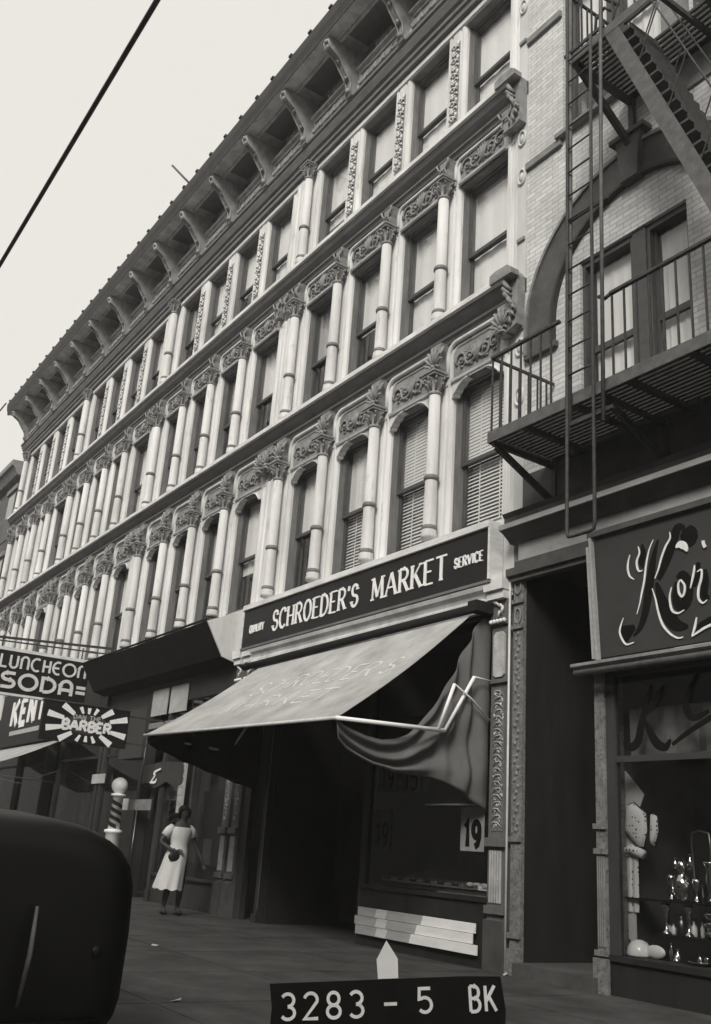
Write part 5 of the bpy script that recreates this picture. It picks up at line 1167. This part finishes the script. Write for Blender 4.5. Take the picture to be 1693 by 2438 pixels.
b = MB(); b.tube([(-24.0, -2.34, 2.27), (-27, -2.34, 2.27), (-30.2, -2.34, 2.27)], .02, 6); b.tube([(-24.05, -2.34, 2.27), (-24.05, -.1, 2.2)], .015, 6); b.tube([(-24.05, -2.3, 2.27), (-24.05, -1.0, 2.1), (-24.05, -.1, 2.5)], .012, 6); build(b, 'awning_frame', 'escl', ka)

# ------------------------------------------------------------------ projecting signs (faces look along +x)
EY = Vector((0, 1, 0))
ls = thing('projecting_sign', 'big projecting sign reading LUNCHEON =SODA= in rounded white letters', 'sign', (-21.8, -.4, 3.85))
b = MB(); b.box(-21.92, -21.80, -2.80, -.50, 3.84, 4.80); build(b, 'sign_body', 'signb', ls)
b = MB(); b.box(-21.93, -21.785, -2.82, -.48, 4.76, 4.83); b.box(-21.93, -21.785, -2.82, -.48, 3.80, 3.85); build(b, 'sign_edge', 'beltl', ls)
b = MB(); lettering(b, 'luncheon', (-21.799, -2.50, 4.40), EY, EZ, .27, .045, total=1.93, depth=.02, gap=.15)
lettering(b, '=soda=', (-21.799, -2.70, 3.97), EY, EZ, .32, .07, total=2.18, depth=.02, gap=.17); build(b, 'lettering', 'neon', ls)
b = MB(); b.bar((-21.86, .0, 5.20), (-21.86, -3.1, 5.0), .05, .05); b.bar((-21.86, .0, 5.06), (-21.86, -3.1, 4.94), .03, .03)
for y in (-.7, -2.5): b.bar((-21.86, y, 4.82), (-21.86, y, 5.10), .025, .025)
build(b, 'support_arm', 'esc', ls)
bs = thing('projecting_sign', 'sunburst barber sign with white rays around the word BARBER', 'sign', (-18, -.8, 2.65))
b = MB(); b.box(-18.10, -18.0, -2.45, -.80, 2.64, 3.34); build(b, 'sign_body', 'signb', bs)
b = MB(); cy, cz = -1.60, 2.985
def ray(a, r0, r1, wd):
    # wedge between an inner oval and the board edge
    c, s = math.cos(R_(a)), math.sin(R_(a)); ri = 1 / math.sqrt((c / .50) ** 2 + (s / .20) ** 2)
    ro = min(.76 / max(1e-3, abs(c)), .31 / max(1e-3, abs(s))); w0, w1 = wd * .6, wd
    p = (-s, c); q = [(cy + c * ri + p[0] * w0, cz + s * ri + p[1] * w0), (cy + c * ri - p[0] * w0, cz + s * ri - p[1] * w0), (cy + c * ro - p[0] * w1, cz + s * ro - p[1] * w1), (cy + c * ro + p[0] * w1, cz + s * ro + p[1] * w1)]
    b.add([(-17.999, y, z) for y, z in q] + [(-17.99, y, z) for y, z in q], [(4, 5, 6, 7), (3, 2, 1, 0), (0, 1, 5, 4), (1, 2, 6, 5), (2, 3, 7, 6), (3, 0, 4, 7)])
for a in (14, -10, 34, 62, 90, 118, 148, 170, 190, -32, -60, -88, -118, -148): ray(a, 0, 0, .058 if abs(abs(a) - 90) > 40 else .034)
build(b, 'rays', 'white', bs)
b = MB(); n = 28; vs = [(-17.998, cy, cz)] + [(-17.998, cy + .46 * math.cos(2 * PI * k / n), cz + .17 * math.sin(2 * PI * k / n)) for k in range(n)]
b.add(vs, [(0, 1 + k, 1 + (k + 1) % n) for k in range(n)]); build(b, 'oval', 'signg', bs)
b = MB(); lettering(b, 'BARBER', (-17.997, -2.07, 2.87), EY, EZ, .17, .05, total=.93, depth=.012, gap=.12); build(b, 'lettering', 'letter', bs)
b = MB(); lettering(b, 'DAN THE', (-17.997, -1.88, 3.075), EY, EZ, .075, .018, total=.53, depth=.008); build(b, 'small_lettering', 'lettery', bs)
b = MB(); b.bar((-18.05, -.80, 3.25), (-18.05, 0, 3.25), .03, .03); b.bar((-18.05, -.80, 2.75), (-18.05, 0, 2.75), .03, .03); b.box(-18.12, -17.98, -2.47, -.78, 3.341, 3.36); build(b, 'support_arm', 'esc', bs)

# ------------------------------------------------------------------ barber poles
def barber_pole(label, x, y, s, gm, dim=False):
    t = thing('barber_pole', label, 'barber pole', (x, y, 0)); pass
    b = MB(); b.lathe([(.19 * s, 0), (.19 * s, .08), (.165 * s, .12), (.15 * s, .4), (.135 * s, 1.12), (.17 * s, 1.14), (.17 * s, 1.18), (.12 * s, 1.20)], x, y, 20); build(b, 'base', 'stripe' if not dim else 'globeg', t)
    b = MB(); b.lathe([(.11, 1.20), (.10, 1.80), (.14, 1.81), (.14, 1.84), (.07, 1.86)], x, y, 20); sh_ = build(b, 'shaft', 'stripe' if not dim else 'globeg', t)
    b = MB(); n = 60
    for st_ in (0, PI):
        vs = []
        for i in range(n + 1):
            t_ = i / n; z = 1.205 + t_ * .51; r = .1125 - .010 * t_
            for k in range(2): a = st_ - t_ * 2 * PI * 1.9; vs.append((x + r * math.cos(a), y + r * math.sin(a), z + k * .075))
        b.add(vs, [(2 * i, 2 * i + 2, 2 * i + 3, 2 * i + 1) for i in range(n)], True)
    build(b, 'spiral_stripe', 'striped', sh_)
    b = MB(); b.sphere((x, y, 2.0), .155, 24, 14); build(b, 'globe', gm, t)
barber_pole('white-globed barber pole with dark spiral stripe behind the black car', -18.62, -.57, 1, 'globe')

# ------------------------------------------------------------------ woman
wo = thing('person', 'woman in a white short-sleeved dress walking on the sidewalk with one arm bent', 'person', (-14.72, -.93, 0))
def skin_body(pts, edges, rad, name, m, parent, sub=2):
    me = bpy.data.meshes.new(name); me.from_pydata(pts, edges, []); me.materials.append(M[m]); o = put(name, me, parent)
    o.modifiers.new('skin', 'SKIN'); sv_ = me.skin_vertices
    if not sv_: 
        me.attributes
    for i, r in enumerate(rad):
        d_ = me.skin_vertices[0].data[i]; d_.radius = (r, r) if not isinstance(r, tuple) else r
    me.skin_vertices[0].data[0].use_root = True
    ss = o.modifiers.new('sub', 'SUBSURF'); ss.levels = sub; ss.render_levels = sub
    o.modifiers['skin'].use_smooth_shade = True
    return o
# figure faces +x (towards the camera side); local: x forward, y left-right
P = []; E_ = []; Rd = []
def jv(p, r, parent=None):
    P.append(p); Rd.append(r); i = len(P) - 1
    if parent is not None: E_.append((parent, i))
    return i
pel = jv((0, 0, .86), (.15, .115)); wst = jv((.0, 0, 1.02), (.115, .09), pel); che = jv((.01, 0, 1.18), (.14, .10), wst); nk0 = jv((.0, 0, 1.30), (.075, .07), che)
nk1 = jv((.01, .015, 1.36), .045, nk0); hd0 = jv((.015, .025, 1.42), .062, nk1); hd1 = jv((.015, .03, 1.48), (.075, .085), hd0); hd2 = jv((.01, .03, 1.54), (.06, .07), hd1)
jv((.10, .03, 1.455), .012, hd1)
for s in (-1, 1):
    hip = jv((0, s * .09, .80), .095, pel); kn = jv((.05 if s > 0 else .02, s * .09, .45), .058, hip); cf = jv((.03 if s > 0 else -.05, s * .09, .32), .055, kn)
    an = jv((.0 if s > 0 else -.12, s * .09, .09), .034, cf); jv((.12 if s > 0 else .0, s * .10, .035), (.03, .04), an)
def hand(root, p, d, side):
    d = Vector(d).normalized(); sd = Vector(side).normalized(); p = Vector(p)
    palm = jv(tuple(p + d * .05), (.030, .018), root)
    for k, (off, L_) in enumerate(((-.028, .062), (-.009, .072), (.010, .068), (.028, .054))):
        a = jv(tuple(p + d * .085 + sd * off), .0095, palm); c = jv(tuple(p + d * (.085 + L_ * .55) + sd * off * 1.1 + Vector((.012, 0, 0))), .008, a); jv(tuple(p + d * (.085 + L_) + sd * off * 1.1 + Vector((.03, 0, -.006))), .007, c)
    th = jv(tuple(p + d * .045 - sd * .035), .0105, palm); jv(tuple(p + d * .08 - sd * .052 + Vector((.012, 0, 0))), .008, th)
# image-left arm (y negative): bent, hand at the waist holding a bag
sh0 = jv((0, -.17, 1.24), .055, nk0); el0 = jv((-.02, -.31, 1.04), .038, sh0); wr0 = jv((.12, -.16, .93), .027, el0); hand(wr0, (.13, -.15, .925), (.35, .9, -.1), (.2, 0, 1))
sh1 = jv((0, .17, 1.24), .055, nk0); el1 = jv((.02, .27, 1.02), .037, sh1); wr1 = jv((.10, .36, .83), .026, el1); hand(wr1, (.10, .365, .825), (.1, .35, -1), (1, .2, 0))
body = skin_body(P, E_, Rd, 'body', 'skin', wo)
b = MB(); n = 40; vs = []
rings = [(1.285, .10, .06), (1.27, .17, .10), (1.22, .185, .125), (1.12, .165, .135), (1.02, .135, .115), (.94, .16, .135), (.84, .18, .155), (.70, .19, .175), (.55, .205, .19), (.40, .22, .205), (.365, .222, .21)]
for z, ry, rx in rings:
    t = max(0, (1.0 - z) / .64)
    for k in range(n):
        a = 2 * PI * k / n; f = 1 + .07 * t * math.sin(a * 9 + 1) + .04 * t * math.sin(a * 5); vs.append((rx * f * math.cos(a) + .01 + .05 * t * math.cos(a) ** 2, ry * f * math.sin(a) - .11 * t, z + .015 * t * math.sin(a * 9)))
fs = [(i * n + k, i * n + (k + 1) % n, (i + 1) * n + (k + 1) % n, (i + 1) * n + k) for i in range(len(rings) - 1) for k in range(n)]
b.add(vs, fs, True)
b.tube([(0, -.13, 1.255), (0, -.19, 1.215), (-.01, -.25, 1.13)], [.075, .075, .07], 12); b.tube([(0, .13, 1.255), (0, .19, 1.215), (.01, .225, 1.13)], [.075, .075, .068], 12)
dr = bloc(b, 'dress', 'dress', wo)
b = MB(); b.sphere((-.035, .03, 1.53), .092, 18, 12, (1, 1.0, .9)); b.sphere((-.055, .03, 1.46), .075, 14, 10, (1, 1.2, 1.1)); b.tube([(.04, -.045, 1.55), (.02, -.06, 1.48), (0, -.05, 1.42)], .022, 8); b.tube([(.04, .10, 1.55), (.02, .115, 1.48), (0, .105, 1.42)], .022, 8); bloc(b, 'hair', 'hair', wo)
b = MB()
for s in (-1, 1): b.sphere((.085, .03 + s * .03, 1.487), .010, 8, 6); b.tube([(.083, .03 + s * .015, 1.505), (.087, .03 + s * .03, 1.512), (.078, .03 + s * .045, 1.506)], .004, 5)
b.tube([(.083, .01, 1.425), (.092, .03, 1.424), (.083, .05, 1.425)], .006, 5); bloc(b, 'face_features', 'hair', wo)
b = MB()
for s in (-1, 1):
    x = .0 if s > 0 else -.12; b.sphere((x + .05, s * .095, .035), .05, 12, 8, (2.2, .9, .75)); b.tube([(x - .03, s * .09, .09), (x - .035, s * .09, .0)], .02, 6)
bloc(b, 'shoes', 'shoe', wo)
bg_ = thing('handbag', 'small dark handbag held at the waist by the woman in white', 'handbag', (-14.56, -1.07, .78)); b = MB()
b.sphere((-14.56, -1.06, .84), .075, 14, 8, (.5, 1.3, 1)); build(b, 'bag_body', 'bag', bg_); b = MB(); b.tube([(-14.56, -1.12, .88), (-14.57, -1.07, .96), (-14.56, -1.01, .88)], .008, 5); build(b, 'bag_strap', 'bag', bg_)

# ------------------------------------------------------------------ black coupe, seen from behind
car = thing('parked_car', 'black rounded coupe parked at the kerb, only its tail in view', 'car', (-7.8, -6.10, -.14))
def carsec(x, hw, zb, zt, p=3.2, n=28):
    out = []
    for k in range(n):
        a = 2 * PI * k / n; c, s = math.cos(a), math.sin(a); p = 3.7; zc = (zb + zt) / 2; hh = (zt - zb) / 2
        pw = 2 / p if s > 0 else 2 / 6
        out.append((x, hw * math.copysign(abs(c) ** pw, c) - 6.10, zc + hh * math.copysign(abs(s) ** (2 / (p if s > 0 else 6)), s)))
    return out
secs = [carsec(-5.55, .66, .10, .96), carsec(-5.56, .79, .04, 1.05), carsec(-5.60, .85, .0, 1.10), carsec(-5.85, .87, .0, 1.14), carsec(-6.6, .88, .0, 1.18), carsec(-7.6, .87, .08, 1.18), carsec(-8.6, .86, .08, 1.12), carsec(-9.4, .72, .14, 1.06), carsec(-10.1, .55, .2, 1.0), carsec(-10.25, .40, .3, .9)]
b = MB(); n = 28; vs = [p for s_ in secs for p in s_]; fs = [(i * n + k, (i + 1) * n + k, (i + 1) * n + (k + 1) % n, i * n + (k + 1) % n) for i in range(len(secs) - 1) for k in range(n)]
fs += [tuple(range(n)), tuple((len(secs) - 1) * n + k for k in reversed(range(n)))]; b.add(vs, fs, True); cb_ = build(b, 'body', 'car', car)
def cab(x, hw, zt): return carsec(x, hw, 1.0, zt, 2.8, n)
cs_ = [cab(-7.95, .55, 1.12), cab(-8.15, .66, 1.42), cab(-8.4, .68, 1.55), cab(-9.0, .68, 1.56), cab(-9.25, .66, 1.42), cab(-9.5, .60, 1.1)]
b = MB(); vs = [p for s_ in cs_ for p in s_]; fs = [(i * n + k, (i + 1) * n + k, (i + 1) * n + (k + 1) % n, i * n + (k + 1) % n) for i in range(len(cs_) - 1) for k in range(n)]
fs += [tuple(range(n)), tuple((len(cs_) - 1) * n + k for k in reversed(range(n)))]; b.add(vs, fs, True); build(b, 'cabin', 'car', car)
b = MB(); b.tube([(-5.66, -6.10 + .80 * math.cos(a), 1.075 - .25 * (1 - math.sin(a)) ** 2) for a in [PI * (.04 + .92 * k / 20) for k in range(21)]], .014, 6); build(b, 'deck_bead', 'rubber', car)
b = MB(); b.tube([(-5.50, -6.80, .10), (-5.46, -6.5, .10), (-5.45, -6.10, .10), (-5.46, -5.7, .10), (-5.52, -5.40, .10)], .035, 8); build(b, 'bumper', 'car', car)
for y in (-6.40, -5.82):
    b = MB(); b.tube([(-5.50, y - .02, .20), (-5.46, y - .01, .45), (-5.50, y, .68)], [.010, .014, .009], 8); build(b, 'bumper_guard', 'escl', car)
b = MB(); b.sphere((-5.56, -5.44, .45), .035, 12, 8, (.6, 1, 1.2)); build(b, 'tail_lamp', 'car', car); b = MB(); b.sphere((-5.56, -6.78, .62), .045, 12, 8, (.8, 1, 1.2)); build(b, 'tail_lamp', 'car', car)
for x in (-6.4, -9.3):
    for y in (-5.42, -6.96):
        b = MB(); m_ = 20
        for k, (r, yo) in enumerate(((.33, 0), )):
            vs = [];
            for rr_, yy in ((.17, -.08), (.33, -.09), (.35, -.05), (.35, .05), (.33, .09), (.17, .08)):
                vs += [(x + rr_ * math.cos(2 * PI * i / m_), y + yy, .21 + rr_ * math.sin(2 * PI * i / m_)) for i in range(m_)]
            fs = [(a * m_ + i, a * m_ + (i + 1) % m_, (a + 1) * m_ + (i + 1) % m_, (a + 1) * m_ + i) for a in range(5) for i in range(m_)]; b.add(vs, fs, True)
        wh = build(b, 'wheel', 'rubber', car); b = MB(); vs = [(x + .17 * math.cos(2 * PI * i / m_), y + s_ * .05, .21 + .17 * math.sin(2 * PI * i / m_)) for s_ in (-1, 1) for i in range(m_)]
        b.add(vs, [tuple(range(m_)), tuple(range(2 * m_ - 1, m_ - 1, -1))]); build(b, 'rim', 'chrome', wh)

# ------------------------------------------------------------------ survey number board on a stand
u = Vector((.538, .8429, 0)); fw = Vector((-.8429, .538, 0)); Cc = Vector((0, -7.5155, 0)); d_ = 2.2
nb_ = thing('number_board', 'black number board reading 3283 - 5 BK with a white arrow, standing in the foreground', 'number board', tuple(Cc + fw * d_ + u * .14))
ang = R_(5.6); bu = u * math.cos(ang) + Vector((0, 0, math.sin(ang))); bz = -u * math.sin(ang) + Vector((0, 0, math.cos(ang))); bn_ = bu.cross(bz)
o = Cc + fw * d_ + u * (-.098) + Vector((0, 0, .706))
def bp3(x, z, l=0): return o + bu * x + bz * z + bn_ * l
b = MB(); q = [(0, 0), (.481, -.012), (.484, .020), (.478, .081), (.40, .0840), (.0, .083), (.004, .04)]
n = len(q); b.add([bp3(x, z) for x, z in q] + [bp3(x, z, -.006) for x, z in q], [tuple(range(n)), tuple(range(2 * n - 1, n - 1, -1))] + [(k, n + k, n + (k + 1) % n, (k + 1) % n) for k in range(n)]); build(b, 'board', 'board', nb_)
b = MB()
def cards(txt, x0, x1, z0, h): lettering(b, txt, bp3(x0, z0), bu, bz, h, .0062, total=x1 - x0, depth=.0012, gap=.26)
cards('3283', .022, .193, .016, .047); cards('-', .233, .262, .016, .047); cards('5', .303, .334, .020, .044); cards('BK', .410, .476 - .01, .018, .047)
build(b, 'lettering', 'letter', nb_)
b = MB(); q = [(.2235, .085), (.2655, .0850), (.2660, .122), (.2440, .157), (.2220, .121)]; n = 5
b.add([bp3(x, z, .001) for x, z in q] + [bp3(x, z, -.005) for x, z in q], [tuple(range(n)), tuple(range(2 * n - 1, n - 1, -1))] + [(k, n + k, n + (k + 1) % n, (k + 1) % n) for k in range(n)]); build(b, 'arrow', 'arrow', nb_)
b = MB(); pc = bp3(.24, -.005, -.02); b.tube([pc, (pc.x, pc.y, .35), (pc.x, pc.y, -.10)], .012, 8)
for a in (0, 2.1, 4.2): b.tube([(pc.x, pc.y, .3), (pc.x + .3 * math.cos(a), pc.y + .3 * math.sin(a), -.14)], .008, 6)
build(b, 'stand', 'esc', nb_)

# ------------------------------------------------------------------ wires, roof pipe
b = MB(); b.tube([(14 - 4 * k, -6.34, 5.66 - .03 * math.sin(k * .7)) for k in range(24)], .0175, 8); tag(build(b, 'overhead_wire', 'escl'), 'thick dark overhead wire crossing the sky along the street', 'wire')
b = MB(); b.tube([(-34.6, -1.1, 15.9), (-50, -1.1, 15.9), (-70, -1.1, 15.8)], .03, 6); tag(build(b, 'roof_wire', 'cable'), 'thin dark wire running on from the far end of the cornice', 'wire')
t = thing('roof_pipe', 'short dark pipe sticking up from the cornice edge', 'pipe', (-19.3, -.9, 16.0)); b = MB(); b.tube([(-18.8, -.8, 15.95), (-19.35, -1.25, 16.75)], .03, 6); build(b, 'pipe', 'cable', t)

# ------------------------------------------------------------------ the far side of the street (unseen behind the camera; added to shade it and darken reflections)
ob = thing('brick_building', 'plain brick block across the street, unseen, added to shade it and darken the shop glass', 'building', (-15, -20, 0))
b = MB(); b.box(-260, 60, -30, -20, -.14, 15.6); b.box(-260, 60, -20.4, -20.001, 15.3, 16.0); build(b, 'wall', 'oppo', ob)
for i in range(30):
    for z in (4.6, 8.2, 11.8):
        x = -68 + i * 3.3; b = MB(); b.box(x, x + 1.1, -19.99, -19.96, z, z + 1.9); build(b, 'window', 'signb', ob)  # windows of the added unseen block

# ------------------------------------------------------------------ thin city haze: the far end of the row is paler
hm = bpy.data.materials.new('haze_air'); hm.use_nodes = True; hn_ = hm.node_tree.nodes; hn_.clear()
ho = hn_.new('ShaderNodeOutputMaterial'); hv = hn_.new('ShaderNodeVolumePrincipled'); hv.inputs['Color'].default_value = (.9, .9, .88, 1); hv.inputs['Density'].default_value = .0020; hv.inputs['Anisotropy'].default_value = .2
hm.node_tree.links.new(hv.outputs[0], ho.inputs['Volume']); M['haze'] = hm
b = MB(); b.box(-295, 295, -295, 295, -1.2, 18.5); tag(build(b, 'haze', 'haze'), kind='stuff')

# ------------------------------------------------------------------ give every loose rung, bar, post ... an object of its own
def split_loose(o, name):
    me = o.data; n = len(me.vertices); par = list(range(n))
    def find(a):
        while par[a] != a: par[a] = par[par[a]]; a = par[a]
        return a
    for p in me.polygons:
        v = list(p.vertices)
        for a in v[1:]: par[find(a)] = find(v[0])
    groups = {}
    for i, p in enumerate(me.polygons): groups.setdefault(find(p.vertices[0]), []).append(p)
    if len(groups) < 2: o.name = name; return
    for ps in groups.values():
        used = sorted({v for p in ps for v in p.vertices}); ix = {v: i for i, v in enumerate(used)}
        m2 = bpy.data.meshes.new(name); m2.from_pydata([me.vertices[v].co[:] for v in used], [], [[ix[v] for v in p.vertices] for p in ps])
        m2.polygons.foreach_set('use_smooth', [p.use_smooth for p in ps]); m2.materials.append(me.materials[0]); m2.update()
        q = bpy.data.objects.new(name, m2); col.objects.link(q); q.parent = o.parent; q.location = o.location
    bpy.data.objects.remove(o)
SPL = {'rungs': 'rung', 'guide_clip': 'guide_clip', 'stair_tread': 'tread', 'cross_bar': 'cross_bar', 'railing_bars': 'railing_bar', 'display_goods': 'display_card', 'post': 'shelf_post',
       'goods': 'goods', 'shoes': 'shoe', 'fluting': 'flute', 'transom_pane': 'transom_pane', 'rays': 'ray', 'door_post': 'door_post', 'relief': 'boss', 'corner_bracket': 'corner_bracket', 'collar': 'collar', 'handle': 'handle', 'pilaster': 'pilaster', 'shop_pane': 'shop_pane', 'support_bracket': None, 'string_course': 'string_course', 'dark_fascia_board': 'dark_fascia_board'}
for o in list(bpy.data.objects):
    k = o.name.split('.')[0]
    if o.type == 'MESH' and SPL.get(k) and not o.children: split_loose(o, SPL[k])
